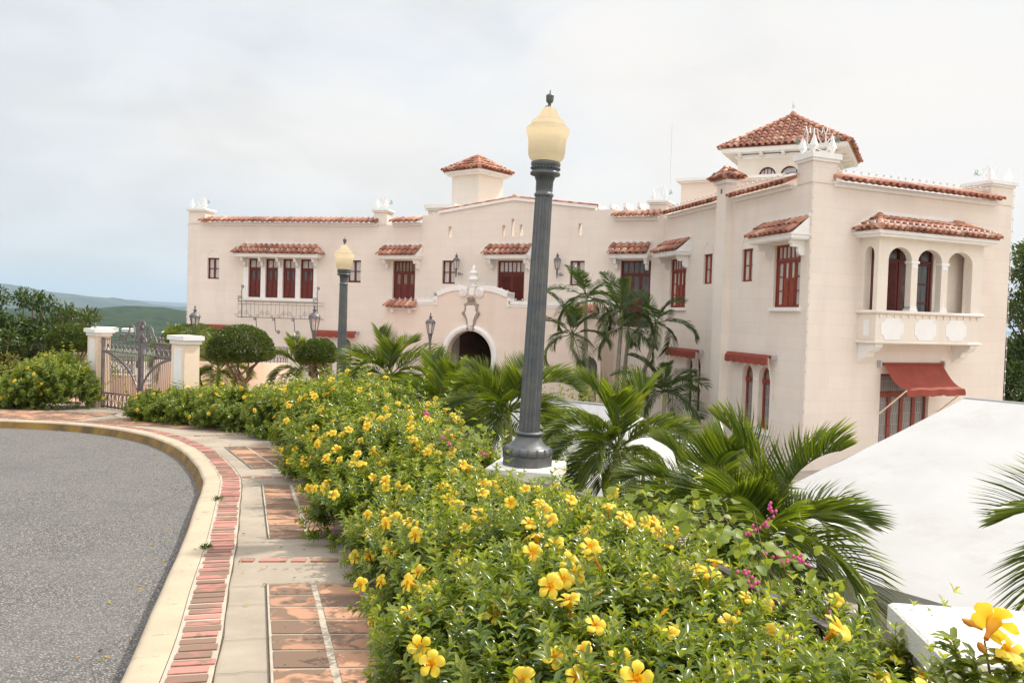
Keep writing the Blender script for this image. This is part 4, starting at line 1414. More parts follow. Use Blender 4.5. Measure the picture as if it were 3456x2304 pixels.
def pyramid_roof(fr, a, b, v0, v1, z, ztop, pitch, rows, name='roof'):
    """four hipped slopes of barrel tiles with ridge tiles on the hips"""
    base = MB(fr)
    uc, vc = (a + b) / 2, (v0 + v1) / 2
    base.add([(a, v1, z), (b, v1, z), (b, v0, z), (a, v0, z), (uc, vc, ztop)], [(0, 1, 4), (1, 2, 4), (2, 3, 4), (3, 0, 4), (3, 2, 1, 0)])
    tm = MB()
    cs = [(a, v1), (b, v1), (b, v0), (a, v0)]
    for i in range(4):
        p, q = fr([(*cs[i], 0)])[0][:2], fr([(*cs[(i + 1) % 4], 0)])[0][:2]
        f2 = Fac(p, q)
        half = f2.L / 2
        dist = (v1 - v0) / 2 if i % 2 == 0 else (b - a) / 2
        t2 = MB(f2)
        tiles(t2, -0.03, f2.L + 0.03, (0.05, z + 0.02), (-dist, ztop), pitch, rows, (half, half))
        tm.v += t2.v
        tm.uv += t2.uv
        tm.f += [[k + tm.n for k in f] for f in t2.f]
        tm.sm += t2.sm
        tm.n += t2.n
        P0, P1 = np.array([*p, z + 0.04]), np.array([*fr([(uc, vc, 0)])[0][:2], ztop + 0.05])
        nr = max(3, int(rows * 1.3))
        for k in range(nr):
            t0, t1 = k / nr, min((k + 1.15) / nr, 1)
            tm.tube([P0 + (P1 - P0) * t0 + (0, 0, 0.015), P0 + (P1 - P0) * t1], [pitch * 0.42, pitch * 0.34], 8)
    o = part(base, name, 'terracotta')
    part(tm, 'roof_tiles', 'terracotta', None, o)
    return o


pyramid_roof(SIDE, 4.50, 5.54, -0.32, 0.44, 4.76, 5.16, 0.20, 2, 'chimney_roof')

# --- right wing: front with the balcony bay
w = MB(FRONT)
BU0, BU1, BV = 1.96, 6.36, 0.65
opening_wall(w, 0, FRONT.L, Z0, ZC, [(2.4, 5.0, 0.1, 2.45), (2.98, 5.06, Z0 + 0.3, -1.42)], 0, 0.2)
w.add([(FRONT.L, 0, Z0), (FRONT.L, 0, ZC), (FRONT.L, -9, ZC), (FRONT.L, -9, Z0)], [(3, 2, 1, 0)])
part(w, 'wall', 'cream_stucco', 'cream front wall of the near wing with the balcony')
tile_edge(FRONT, 0.70, 7.75)
d4 = pier_top(FRONT, 7.42, 8.48, -0.9, 0.03, 4.02, 4.58, 4.75)
m = MB()
P3 = FRONT.A
e1, e2 = -SIDE.d, FRONT.d
n1_, n2_ = SIDE.n, FRONT.n


def corner_poly(o):
    a = P3 + SIDE.n * (0.03 + o) - SIDE.d * (0.72 + o)
    c = P3 + SIDE.n * (0.03 + o) + FRONT.n * (0.03 + o)
    b = P3 + FRONT.n * (0.03 + o) + FRONT.d * (0.86 + o)
    d = P3 - SIDE.d * (0.72 + o) + FRONT.d * (0.86 + o) - SIDE.n * 0.1
    return [tuple(x) for x in (a, c, b, d)]


m.prism(corner_poly(0), ZC, 4.62, 'z')
part(m, 'parapet_pier', 'cream_stucco')
m = MB()
m.prism(corner_poly(0.05), 4.62, 4.70, 'z')
m.prism(corner_poly(0.10), 4.70, 4.86, 'z')
cc = part(m, 'pier_cap', 'white_trim')
for p in (P3 + SIDE.n * -0.03 - SIDE.d * 0.6, P3 - FRONT.n * 0.06 - SIDE.n * 0.05, P3 - FRONT.n * 0.06 + FRONT.d * 0.75):
    f = MB()
    f.lathe([(0.05, 4.86), (0.05, 4.92), (0.035, 4.93), (0.13, 5.05), (0.004, 5.42)], (p[0], p[1], 0), 4, False)
    part(f, 'finial', 'white_panel', None, cc)
# bay body with three front arches and one on its left flank
arches = [(2.40, 3.28), (3.58, 4.50), (4.82, 5.84)]
arches = [(2.36, 3.30), (3.56, 4.56), (4.83, 5.90)]
w = MB(FRONT)
opening_wall(w, BU0, BU1, -0.45, 2.55, [(a, b, 0.46, 2.30) for a, b in arches], BV, 0.20)
for a, b in arches:
    arch_fill(w, a, b, 1.93, 2.30, BV, 0.20)
bl = Fac(FRONT([(BU0, 0, 0)])[0][:2], FRONT([(BU0, BV, 0)])[0][:2])
wl = MB(bl)
opening_wall(wl, 0, bl.L, -0.45, 2.55, [(0.16, 0.50, 0.46, 2.30)], 0, 0.2)
arch_fill(wl, 0.16, 0.50, 2.05, 2.30, 0, 0.2)
br_ = Fac(FRONT([(BU1, BV, 0)])[0][:2], FRONT([(BU1, 0, 0)])[0][:2])
wr = MB(br_)
opening_wall(wr, 0, br_.L, -0.45, 2.55, [(0.16, 0.50, 0.46, 2.30)], 0, 0.2)
arch_fill(wr, 0.16, 0.50, 2.05, 2.30, 0, 0.2)
for o in (wl, wr):
    w.v += o.v
    w.uv += o.uv
    w.f += [[k + w.n for k in f] for f in o.f]
    w.sm += o.sm
    w.n += o.n
w.box((BU0 + 0.2, 0.0, 2.45), (BU1 - 0.2, BV - 0.2, 2.55))
w.box((BU0 + 0.005, 0.0, -0.45), (BU1 - 0.005, BV - 0.005, -0.40))
w.box((BU0 + 0.2, 0.0, 0.0), (BU1 - 0.2, BV - 0.2, 0.08))
bay = part(w, 'balcony', 'cream_stucco_bay', 'balcony bay with three arches')
for a, b in zip(arches[:-1], arches[1:]):
    m = MB(FRONT)
    c = (a[1] + b[0]) / 2
    m.box((c - 0.16, BV - 0.22, 0.46), (c + 0.16, BV + 0.02, 0.53))
    m.box((c - 0.13, BV - 0.20, 0.53), (c + 0.13, BV + 0.012, 0.60))
    m.tube([(c, BV - 0.095, 0.60), (c, BV - 0.095, 1.74)], [0.10, 0.085], 14)
    m.box((c - 0.115, BV - 0.2, 1.72), (c + 0.115, BV + 0.012, 1.77))
    m.box((c - 0.10, BV - 0.19, 1.77), (c + 0.10, BV + 0.006, 1.86))
    m.box((c - 0.17, BV - 0.21, 1.86), (c + 0.17, BV + 0.025, 1.93))
    part(m, 'column', 'white_panel', None, bay)
m = MB(FRONT)
m.tube([(BU0 - 0.05, 0.0, 0.41), (BU0 - 0.05, BV + 0.03, 0.41), (BU1 + 0.05, BV + 0.03, 0.41), (BU1 + 0.05, 0, 0.41)], 0.055, 10)
m.tube([(BU0 - 0.03, 0.0, -0.47), (BU0 - 0.03, BV + 0.02, -0.47), (BU1 + 0.03, BV + 0.02, -0.47), (BU1 + 0.03, 0, -0.47)], 0.04, 10)
for k in range(15):
    u = BU0 + 0.15 + k * (BU1 - BU0 - 0.3) / 14
    m.box((u - 0.03, BV + 0.003, 0.26), (u + 0.03, BV + 0.03, 0.345))
part(m, 'balcony_rail', 'cream_stucco_bay', None, bay)
m = MB(FRONT)
for c in (2.62, 3.98, 5.30):
    hw, hh, k = 0.45, 0.31, 0.15
    z = -0.07
    p = []
    for sx, sz, st in ((1, 1, 0), (-1, 1, 1), (-1, -1, 2), (1, -1, 3)):
        for t in np.linspace(0, 1, 6):
            a = (math.pi if (st % 2) else 3 * math.pi / 2)
            ang0 = {0: -math.pi / 2, 1: 0.0, 2: math.pi / 2, 3: math.pi}[st]
            aa = ang0 - t * math.pi / 2
            p.append((c + sx * hw + k * math.cos(aa), z + sz * hh + k * math.sin(aa)))
    m = MB(FRONT)
    m.prism(p, BV + 0.002, BV + 0.014)
    part(m, 'white_panel', 'white_panel', None, bay)
m = MB(bl)
m.prism([(0.22, -0.30), (0.42, -0.30), (0.42, 0.18), (0.22, 0.18)], 0.002, 0.012)
part(m, 'white_panel', 'white_panel', None, bay)
for u in (BU0 + 0.05, BU1 - 0.35):
    m = MB(FRONT)
    m.prism([(0.0, -0.51), (BV - 0.02, -0.51), (BV - 0.04, -0.60), (BV - 0.16, -0.72), (BV - 0.30, -0.76), (BV - 0.36, -0.90), (BV - 0.50, -0.98), (0.0, -1.10)], u, u + 0.30, 'u')
    part(m, 'corbel', 'white_trim', None, bay)
m = MB(FRONT)
a, b, dv = BU0 - 0.30, BU1 + 0.30, BV + 0.30
m.box((a + 0.06, 0, 2.55), (b - 0.06, dv - 0.06, 2.63))
m.box((a, 0, 2.63), (b, dv, 2.72))
m.add([(a, dv, 2.72), (b, dv, 2.72), (b, 0, 2.72), (a, 0, 2.72), (a + 0.9, 0, 3.2), (b - 0.9, 0, 3.2)], [(0, 1, 5, 4), (1, 2, 5), (3, 0, 4)])
for p, q in (((a - 0.02, 2.72), (a + 0.9, 3.26)), ((a + 0.9, 3.26), (b - 0.9, 3.26)), ((b - 0.9, 3.26), (b + 0.02, 2.72))):
    m.prism([p, q, (q[0], q[1] + 0.13), (p[0], p[1] + 0.13)], 0.0, 0.06)
ro = part(m, 'balcony_roof', 'white_trim')
tm = MB(FRONT)
tiles(tm, a - 0.04, b + 0.04, (dv + 0.06, 2.73), (0.06, 3.2), 0.25, 3, (0.9, 0.9))
for fr2, hp in ((Fac(FRONT([(a, 0, 0)])[0][:2], FRONT([(a, dv, 0)])[0][:2]), (0, 0.85)), (Fac(FRONT([(b, dv, 0)])[0][:2], FRONT([(b, 0, 0)])[0][:2]), (0.85, 0))):
    t2 = MB(fr2)
    tiles(t2, 0, fr2.L + 0.0, (0.06, 2.73), (-0.9, 3.2), 0.25, 3, hp)
    tm.v += t2.v
    tm.uv += t2.uv
    tm.f += [[k + tm.n for k in f] for f in t2.f]
    tm.sm += t2.sm
    tm.n += t2.n
for x, hx in ((a, 0.9), (b, -0.9)):
    P0, P1 = np.array([x, dv + 0.02, 2.80]), np.array([x + hx, 0.08, 3.27])
    for k in range(5):
        tm.tube([P0 + (P1 - P0) * (k / 5) + (0, 0, 0.02), P0 + (P1 - P0) * ((k + 1.1) / 5)], [0.11, 0.09], 8)
part(tm, 'roof_tiles', 'terracotta', None, ro)
# doors on the balcony: louvred leaf and a glazed leaf
window(FRONT, 2.45, 3.62, 0.1, 2.45, -0.06, {'lites': 2, 'transom': 0.2, 'leaves': 2, 'louvre': 1}, 'red_wood', 'dark_glass')
window(FRONT, 3.62, 4.98, 0.1, 2.45, -0.06, {'lites': 3, 'transom': 0.2, 'leaves': 2, 'side_lites': 1, 'glass2': 'dark_glass'}, 'red_wood', 'dark_glass')
# terrace door under the balcony and the open awning
f, g = MB(FRONT), MB(FRONT)
a, b, z0, z1 = 2.98, 5.06, Z0 + 0.3, -1.42
lw = (b - a) / 4
ops = [(a + 0.05, b - 0.05, z1 - 0.55, z1 - 0.08)] + [(a + k * lw + 0.07, a + (k + 1) * lw - 0.07, z0 + 0.1, z1 - 0.72) for k in range(4)]
opening_wall(f, a, b, z0, z1, ops, -0.1, 0.05)
fo = part(f, 'terrace_door', 'lit_red_wood')
for o in ops:
    g.add([(o[0], -0.14, o[2]), (o[1], -0.14, o[2]), (o[1], -0.14, o[3]), (o[0], -0.14, o[3])], [(0, 1, 2, 3)])
part(g, 'pane', 'leaded_glass', None, fo)
c = MB(FRONT)
g = []
for i in range(9):
    t = i / 8
    row = []
    for j in range(22):
        s_ = j / 21
        u = 2.96 + s_ * 2.49
        sag = 0.16 * math.sin(math.pi * t) * (1.1 - 0.5 * math.sin(math.pi * s_))
        row.append((u, 0.12 + 0.83 * t, -1.12 - 0.70 * t - sag + 0.012 * math.sin(s_ * 19 + t * 3)))
    g.append(row)
c.grid(g[::-1], True)
vr = [g[-1], [(p[0], p[1] + 0.02 + 0.012 * math.sin(k * 0.9), p[2] - 0.17 - 0.03 * abs(math.sin(k * math.pi / 2.6))) for k, p in enumerate(g[-1])]]
c.grid(vr[::-1], True)
c.tube([(2.9, 0.12, -1.12), (5.5, 0.12, -1.12)], 0.045, 8)
ao = part(c, 'awning', 'awning_cloth', 'open sloping red awning')
for u, w_ in ((2.96, 2.84), (5.45, 5.54)):
    m = MB(FRONT)
    m.tube([(u, 0.96, -1.84), (u - 0.03, 0.04, -2.62)], 0.022, 6)
    part(m, 'awning_arm', 'pillar_cream', None, ao)
    m = MB(FRONT)
    m.box((w_ - 0.03, 0, -1.22), (w_ + 0.03, 0.14, -1.02))
    part(m, 'awning_mount', 'camera_grey', None, ao)

# --- roofs behind the parapets and closing walls
m = MB()
back = [LEFT([(0.25, -9, 0)])[0][:2], (-4, 47), (12, 42), FRONT([(FRONT.L, -9, 0)])[0][:2]]
poly = [LEFT([(0.25, -0.25, 0)])[0][:2], CEN([(0, -0.25, 0)])[0][:2], SIDE([(0.1, -0.3, 0)])[0][:2], FRONT([(0.1, -0.3, 0)])[0][:2], FRONT([(FRONT.L, -0.25, 0)])[0][:2]] + back[::-1]
m.add([(p[0], p[1], 3.25) for p in poly], [list(range(len(poly)))])
for p, q in zip(back[:-1], back[1:]):
    m.add([(p[0], p[1], Z0), (q[0], q[1], Z0), (q[0], q[1], ZC), (p[0], p[1], ZC)], [(0, 1, 2, 3)])
part(m, 'roof_deck', 'roof_deck')
# --- belfry-like roof tower over the entrance
fr = Fac((-3.15, 40.62), (-1.80, 39.50))
tw = MB(fr)
Lt = fr.L
tw.box((0, -Lt, 3.2), (Lt, 0, 6.72))
part(tw, 'tower', 'cream_stucco_bay')
m = MB(fr)
m.box((-0.28, -Lt - 0.28, 6.72), (Lt + 0.28, 0.28, 6.82))
m.box((-0.18, -Lt - 0.18, 6.62), (Lt + 0.18, 0.18, 6.72))
part(m, 'tower_cornice', 'white_trim')
pyramid_roof(fr, -0.34, Lt + 0.34, -Lt - 0.34, 0.34, 6.84, 7.62, 0.27, 4, 'tower_roof')
# --- mirador tower over the near wing
fr = Fac((9.75, 39.9), (14.7, 37.4))
Lt = fr.L
i_ = 0.62
tw = MB(fr)
zt_ = 7.75
mw = [(1.62, 2.42), (2.62, 3.42)]
opening_wall(tw, i_, Lt - i_, 3.2, zt_, [(a, b, 5.8, 7.36) for a, b in mw], -i_, 0.2)
for a, b in mw:
    arch_fill(tw, a, b, 6.95, 7.36, -i_, 0.2)
tw.add([(i_, -i_, 3.2), (i_, -i_, zt_), (i_, -Lt + i_, zt_), (i_, -Lt + i_, 3.2)], [(0, 1, 2, 3)])
tw.add([(Lt - i_, -i_, 3.2), (Lt - i_, -i_, zt_), (Lt - i_, -Lt + i_, zt_), (Lt - i_, -Lt + i_, 3.2)], [(3, 2, 1, 0)])
tw.add([(i_, -Lt + i_, 3.2), (i_, -Lt + i_, zt_), (Lt - i_, -Lt + i_, zt_), (Lt - i_, -Lt + i_, 3.2)], [(0, 1, 2, 3)])
part(tw, 'tower', 'cream_stucco_bay')
for a, b in mw:
    f, g = MB(fr), MB(fr)
    out = [(a, 5.8)] + arch_pts(a, b, 6.95, 7.36, 12) + [(b, 5.8)]
    inn = [(a + 0.07, 5.85)] + arch_pts(a + 0.07, b - 0.07, 6.95, 7.29, 12) + [(b - 0.07, 5.85)]
    k = len(out)
    f.add([(p[0], -i_ - 0.1, p[1]) for p in out] + [(p[0], -i_ - 0.1, p[1]) for p in inn], [(i, i + k, i + 1 + k, i + 1)[::-1] for i in range(k - 1)])
    f.box((a, -i_ - 0.14, 6.80), (b, -i_ - 0.08, 6.92))
    for q in (0.3, 0.5, 0.7):
        u = a + (b - a) * q
        f.box((u - 0.014, -i_ - 0.14, 5.8), (u + 0.014, -i_ - 0.09, 7.27))
    fo = part(f, 'window', 'red_wood')
    g.add([(p[0], -i_ - 0.135, p[1]) for p in inn], [list(range(k))[::-1]])
    part(g, 'pane', 'curtain_glass', None, fo)
m = MB(fr)
m.tube([(2.52, -i_ - 0.06, 5.8), (2.52, -i_ - 0.06, 6.86)], 0.07, 12)
m.box((2.38, -i_ - 0.18, 6.86), (2.66, -i_ + 0.02, 6.94))
for z, o in ((zt_, 0.0), (zt_ + 0.1, 0.06)):
    m.box((i_ - 0.05 - o, -Lt + i_ - 0.05 - o, z), (Lt - i_ + 0.05 + o, -i_ + 0.05 + o, z + 0.1))
m.box((0, -Lt, 8.0), (Lt, 0, 8.05))
m.box((-0.04, -Lt - 0.04, 8.05), (Lt + 0.04, 0.04, 8.2))
for k in range(5):
    u = 0.7 + k * (Lt - 1.55) / 4
    m.prism([(-i_ + 0.11, 8.0), (-0.12, 8.0), (-0.12, 7.93), (-0.25, 7.86), (-i_ + 0.11, 7.80)], u, u + 0.14, 'u')
for k in range(5):
    u = -0.7 - k * (Lt - 1.55) / 4
    m.prism([(Lt - i_ + 0.11, 8.0), (Lt - 0.12, 8.0), (Lt - 0.12, 7.93), (Lt - 0.25, 7.86), (Lt - i_ + 0.11, 7.80)], u - 0.14, u, 'v')
part(m, 'tower_cornice', 'white_trim')
pyramid_roof(fr, -0.10, Lt + 0.10, -Lt - 0.10, 0.10, 8.22, 10.15, 0.29, 9, 'tower_roof')
m = MB(fr)
m.lathe([(0.20, 10.0), (0.22, 10.15), (0.16, 10.3), (0.10, 10.38)], (Lt / 2, -Lt / 2, 0), 12)
part(m, 'tower_cap', 'terracotta')
m = MB(fr)
m.lathe([(0.09, 10.36), (0.10, 10.42), (0.04, 10.48), (0.035, 10.56), (0.085, 10.64), (0.06, 10.78), (0.004, 11.02)], (Lt / 2, -Lt / 2, 0), 12)
part(m, 'tower_finial', 'white_panel')
# penthouse block between the wings, mast, security camera
m = MB(CEN)
m.box((13.2, -6.4, 3.2), (18.4, -2.6, 5.78))
part(m, 'penthouse', 'pink_stucco')
m = MB(CEN)
m.box((13.1, -6.5, 5.78), (18.5, -2.5, 5.86))
m.box((13.0, -6.6, 5.86), (18.6, -2.4, 5.98))
part(m, 'penthouse_cornice', 'white_trim')
m = MB(CEN)
m.tube([(13.0, -1.6, 3.3), (13.0, -1.6, 8.1)], 0.010, 6)
part(m, 'mast', 'wire_white')
m = MB(SIDE)
m.tube([(9.2, 0.05, 4.32), (9.2, 0.22, 4.36)], 0.02, 6)
m.box((8.85, 0.18, 4.36), (9.25, 0.30, 4.47))
part(m, 'security_camera', 'camera_grey')
# --- doves of rope light on the piers
for c_, ang, lab in ((d1[0], -0.2, 'white wire dove on the pier at the far left end of the mansion roof'), (d2[0], -0.2, 'white wire dove on the roof pier above the second far wing window'),
                     (d3[0], -0.45, 'white wire dove on the pier in the inner corner beside the thin mast'), (d4[0], 2.72, 'white wire dove on the pier at the far right end of the roof')):
    z = d3[1] if c_ is d3[0] else d1[1]
    if c_ is d4[0]:
        z = d4[1]
    t = dove(c_, z, ang, 0.80)
    t['label'] = lab
    t['group'] = 'wire doves on the roof piers'
for off, ang, lab in ((-SIDE.d * 0.36, 1.82, 'wire dove on the tall corner pier facing the courtyard'), (FRONT.d * 0.42 - FRONT.n * 0.05, 0.42, 'wire dove on the tall corner pier facing the balcony front')):
    c_ = P3 + off - SIDE.n * 0.03
    t = dove(c_, 4.86, ang, 1.0)
    t['label'] = lab
    t['group'] = 'wire doves on the roof piers'


# --- strings of small white bulbs along the edges
def bulbs(label, fr, pts, step=0.3, r=0.028):
    m = MB(fr)
    pts = np.array(pts, float)
    m.tube(pts, 0.006, 4, False)
    S = np.r_[0, np.cumsum(np.linalg.norm(np.diff(pts, axis=0), axis=1))]
    for s in np.arange(step / 2, S[-1], step):
        p = [np.interp(s, S, pts[:, k]) for k in range(3)]
        m.lathe([(0.004, 0.0), (r * 0.9, 0.012), (r, 0.04), (r * 0.55, 0.075), (0.003, 0.09)], p, 6)
    o = m.build('string_lights', 'wire_white')
    return tag(o, label, 'string lights', 'strings of bulbs on the mansion')


bulbs('bulb string along the far wing roof tiles', LEFT, [(1.2, 0.02, 4.36), (10.0, 0.02, 4.36)], 0.27)
bulbs('bulb string on the long gable over the entrance', CEN, [(1.95, -0.1, 4.43), (2.9, -0.1, 4.48), (6.6, -0.06, 5.16), (10.3, -0.1, 4.62), (11.3, -0.1, 4.45)], 0.33)
bulbs('bulb string on the scrolled porch parapet', CEN, [(1.0, PV - 0.1, 0.5), (2.75, PV - 0.1, 0.58), (3.7, PV - 0.1, 0.58), (3.85, PV - 0.1, 0.95), (4.9, PV - 0.1, 1.22), (6.1, PV - 0.1, 1.22), (7.1, PV - 0.1, 0.98), (7.3, PV - 0.1, 0.6), (10.1, PV - 0.1, 0.58)], 0.3)
bulbs('bulb string over the four shutter canopy', LEFT, [(3.1, 0.5, 2.75), (7.35, 0.5, 2.75)], 0.29, 0.035)
bulbs('bulb string on the canopy over the louvred centre window', CEN, [(5.42, 0.52, 2.72), (7.5, 0.52, 2.72)], 0.27, 0.035)
bulbs('bulb string on the inner corner canopy behind the tall palms', CEN, [(11.2, 0.45, 2.72), (13.0, 0.45, 2.72)], 0.27, 0.035)
bulbs('bulb string along the courtyard side roof tiles', SIDE, [(0.4, 0.0, 4.40), (4.55, 0.0, 4.40), (4.55, 0.42, 4.84), (5.5, 0.42, 4.84), (5.5, 0.0, 4.42), (8.9, 0.0, 4.42)], 0.3)
bulbs('bulb string along the balcony front roof tiles', FRONT, [(0.8, 0.0, 4.42), (7.6, 0.0, 4.42)], 0.3)
bulbs('bulb string over the balcony roof edge', FRONT, [(BU0 - 0.3, 0.1, 2.86), (BU0 - 0.28, BV + 0.3, 2.90), (BU1 + 0.28, BV + 0.3, 2.90)], 0.25, 0.034)
bulbs('bulb string down the far right corner of the mansion', FRONT, [(FRONT.L + 0.02, 0.03, 4.5), (FRONT.L + 0.02, 0.03, -4.0)], 0.38, 0.025)
bulbs('bulb string down the far left corner of the mansion', LEFT, [(0.24, 0.03, 4.5), (0.24, 0.03, -4.0)], 0.38, 0.025)
bulbs('bulb string down the corner under the tall pier', FRONT, [(0.02, 0.03, 4.5), (0.02, 0.03, -4.0)], 0.38, 0.02)

# ------------------------------------------------------------------ street lamps
def street_lamp(loc, label, lean=0.0, zt=0.0):
    """fluted iron post on a masonry pedestal, amber pressed-glass globe; loc = foot of the iron base"""
    t = thing('street_lamp', label, 'street lamp', loc, 'fluted street lamps along the hedge')
    x, y, z = loc
    m = MB()
    oct_ = [(0.232 * math.cos(a), 0.232 * math.sin(a)) for a in np.arange(8) * math.pi / 4 + math.pi / 8]
    m.prism([(x + p[0], y + p[1]) for p in oct_], z, z + 0.085, 'z')
    pr = [(0.205, 0.085), (0.212, 0.10), (0.215, 0.13), (0.195, 0.16), (0.165, 0.168), (0.155, 0.18), (0.125, 0.215), (0.108, 0.25), (0.104, 0.268), (0.122, 0.274), (0.128, 0.285), (0.122, 0.297), (0.09, 0.302)]
    m.lathe(pr, (x, y, z), 32)
    for k in range(16):
        a = k * math.pi / 8
        c, s = math.cos(a), math.sin(a)
        m.tube([(x + 0.206 * c, y + 0.206 * s, z + 0.09), (x + 0.221 * c, y + 0.221 * s, z + 0.125), (x + 0.200 * c, y + 0.200 * s, z + 0.158)], 0.008, 5)
    m.build('lamp_base', 'lamp_iron', t)
    m = MB()
    h0, h1 = 0.295, 2.43
    zz = np.linspace(h0, h1, 4)
    m.tube([(x, y, z + q) for q in zz], [0.089, 0.083, 0.077, 0.072], 96, True, False, 0.07, 14)
    m.build('post', 'lamp_iron', t)
    m = MB()
    m.lathe([(0.075, 2.42), (0.084, 2.428), (0.086, 2.44), (0.08, 2.452), (0.072, 2.46), (0.067, 2.52), (0.070, 2.57), (0.085, 2.60), (0.128, 2.615), (0.133, 2.63), (0.125, 2.645), (0.115, 2.65), (0.112, 2.665)], (x, y, z), 32)
    for k in range(28):
        a = k * 2 * math.pi / 28
        c, s = math.cos(a), math.sin(a)
        m.tube([(x + 0.068 * c, y + 0.068 * s, z + 2.47), (x + 0.070 * c, y + 0.070 * s, z + 2.56), (x + 0.084 * c, y + 0.084 * s, z + 2.595)], 0.006, 4)
        m.ball((x + 0.122 * c, y + 0.122 * s, z + 2.675), 0.011, 6)
    m.lathe([(0.108, 2.662), (0.118, 2.668), (0.116, 2.69), (0.128, 2.70), (0.130, 2.725), (0.122, 2.733), (0.02, 2.735)], (x, y, z), 32)
    m.build('capital', 'lamp_iron', t)
    g = MB()
    pf = [(0.118, 2.735), (0.142, 2.757), (0.158, 2.79), (0.163, 2.84), (0.165, 2.90), (0.172, 2.95), (0.186, 2.985), (0.192, 3.01), (0.186, 3.035), (0.166, 3.052), (0.154, 3.058), (0.150, 3.09), (0.128, 3.11), (0.103, 3.12), (0.088, 3.15), (0.070, 3.19), (0.052, 3.215), (0.038, 3.222)]
    pr = []
    for (r1, q1), (r2, q2) in zip(pf[:-1], pf[1:]):
        n = max(2, int(abs(q2 - q1) / 0.007))
        pr += [(r1 + (r2 - r1) * k / n, q1 + (q2 - q1) * k / n) for k in range(n)]
    pr.append(pf[-1])
    g.lathe(pr, (x, y, z), 72, True, (0.9, 0.55))
    g.build('globe', 'globe_glass', t)
    m = MB()
    m.lathe([(0.042, 3.218), (0.038, 3.23), (0.014, 3.235), (0.015, 3.262), (0.028, 3.268), (0.033, 3.29), (0.033, 3.315), (0.035, 3.318), (0.034, 3.33), (0.012, 3.345), (0.006, 3.35), (0.006, 3.37), (0.003, 3.376)], (x, y, z), 20)
    m.build('lamp_finial', 'lamp_iron', t)
    m = MB()
    m.lathe([(0.06, 2.735), (0.06, 2.80), (0.05, 2.82), (0.03, 2.83), (0.03, 2.92), (0.0, 2.925)], (x, y, z), 16)
    m.build('lamp_socket', 'lamp_iron', t)
    t.rotation_euler = (0, lean, 0)
    t.scale = (1, 1, 0.970)
    return t


def pedestal(x, y, ztop, w, label, rot, name='lamp_pedestal', cat='pedestal', zbot=None):
    t = thing(name, label, cat, (x, y, ztop))
    c, s = math.cos(rot), math.sin(rot)
    fr = Fac((x, y), (x + c, y + s))
    m = MB(fr)

    def bev(a, z0, z1, b=0.012):
        m.prism([(-a, -a), (a, -a), (a, a), (-a, a)], z0, z1 - b, 'z')
        V = [(-a, -a, z1 - b), (a, -a, z1 - b), (a, a, z1 - b), (-a, a, z1 - b)] + [(-a + b, -a + b, z1), (a - b, -a + b, z1), (a - b, a - b, z1), (-a + b, a - b, z1)]
        m.add(V, [(4, 5, 6, 7), (0, 1, 5, 4), (1, 2, 6, 5), (2, 3, 7, 6), (3, 0, 4, 7)])
    bev(w, ztop - 0.10, ztop)
    m.build('cap', 'rough_white', t)
    m = MB(fr)
    bev(w - 0.045, ztop - 0.23, ztop - 0.10, 0.0)
    bev(w - 0.10, zbot or (gz(x, y) - 0.1), ztop - 0.23, 0.0)
    m.build('shaft', 'rough_white', t)
    return t


street_lamp((0.165, 7.3, -1.31), 'tall near fluted street lamp with amber globe rising from the hedge', R(1.8))
street_lamp((-3.30, 16.1, -1.87), 'smaller looking farther fluted street lamp in front of the clipped tree', R(0.2))
pedestal(0.165, 7.3, -1.312, 0.30, 'white pedestal under the tall near street lamp', R(-14), zbot=YARD)
pedestal(-3.30, 16.1, -1.872, 0.30, 'white pedestal under the farther street lamp hidden in the hedge', R(-30), zbot=YARD)
pedestal(1.765, 2.94, -1.085, 0.28, 'square rough white masonry pillar at the bottom right corner', R(-6), 'fence_pillar', 'pillar', YARD)


# ------------------------------------------------------------------ iron fence along the hedge
def fence(P, h, label, group=None, kind='full', name='iron_fence'):
    t = thing(name, label, 'fence', (P[0][0], P[0][1], gz(*P[0])), group)
    P = np.array(P, float)
    S = np.r_[0, np.cumsum(np.linalg.norm(np.diff(P, axis=0), axis=1))]
    at = lambda s: np.array([np.interp(s, S, P[:, 0]), np.interp(s, S, P[:, 1])])
    m = MB()
    n = max(8, int(S[-1] / 0.4))
    line = [at(s) for s in np.linspace(0, S[-1], n)]
    T = [line[min(i + 1, n - 1)] - line[max(i - 1, 0)] for i in range(n)]
    T = [q / np.linalg.norm(q) for q in T]
    for dz, w, th in ((h, 0.028, 0.014), (h - 0.24, 0.012, 0.012), (0.06, 0.014, 0.014)):
        rows = []
        for (ox, oz) in ((-w, 0), (w, 0), (w, -th), (-w, -th), (-w, 0)):
            rows.append([(p[0] + q[1] * ox, p[1] - q[0] * ox, gz(*p) + dz + oz) for p, q in zip(line, T)])
        m.grid(rows, False)
    m.build('rails', 'gate_iron', t)
    m = MB()
    s, i = 0.05, 0
    while s < S[-1]:
        p = at(s)
        z = gz(*p)
        m.tube([(p[0], p[1], z), (p[0], p[1], z + h - (0.24 if i % 2 else 0.0))], 0.010, 4, False)
        if i % 2 == 0 and s + 0.26 < S[-1]:
            q = at(s + 0.13)
            d = at(s + 0.26) - p
            d = d / np.linalg.norm(d)
            zq = gz(*q) + h - 0.125
            m.tube([(q[0] + d[0] * 0.10 * math.cos(a), q[1] + d[1] * 0.10 * math.cos(a), zq + 0.10 * math.sin(a)) for a in np.linspace(0, 2 * math.pi, 15)[:-1]], 0.008, 4, False, True)
        s += 0.13
        i += 1
    m.build('balusters', 'gate_iron', t)
    return t


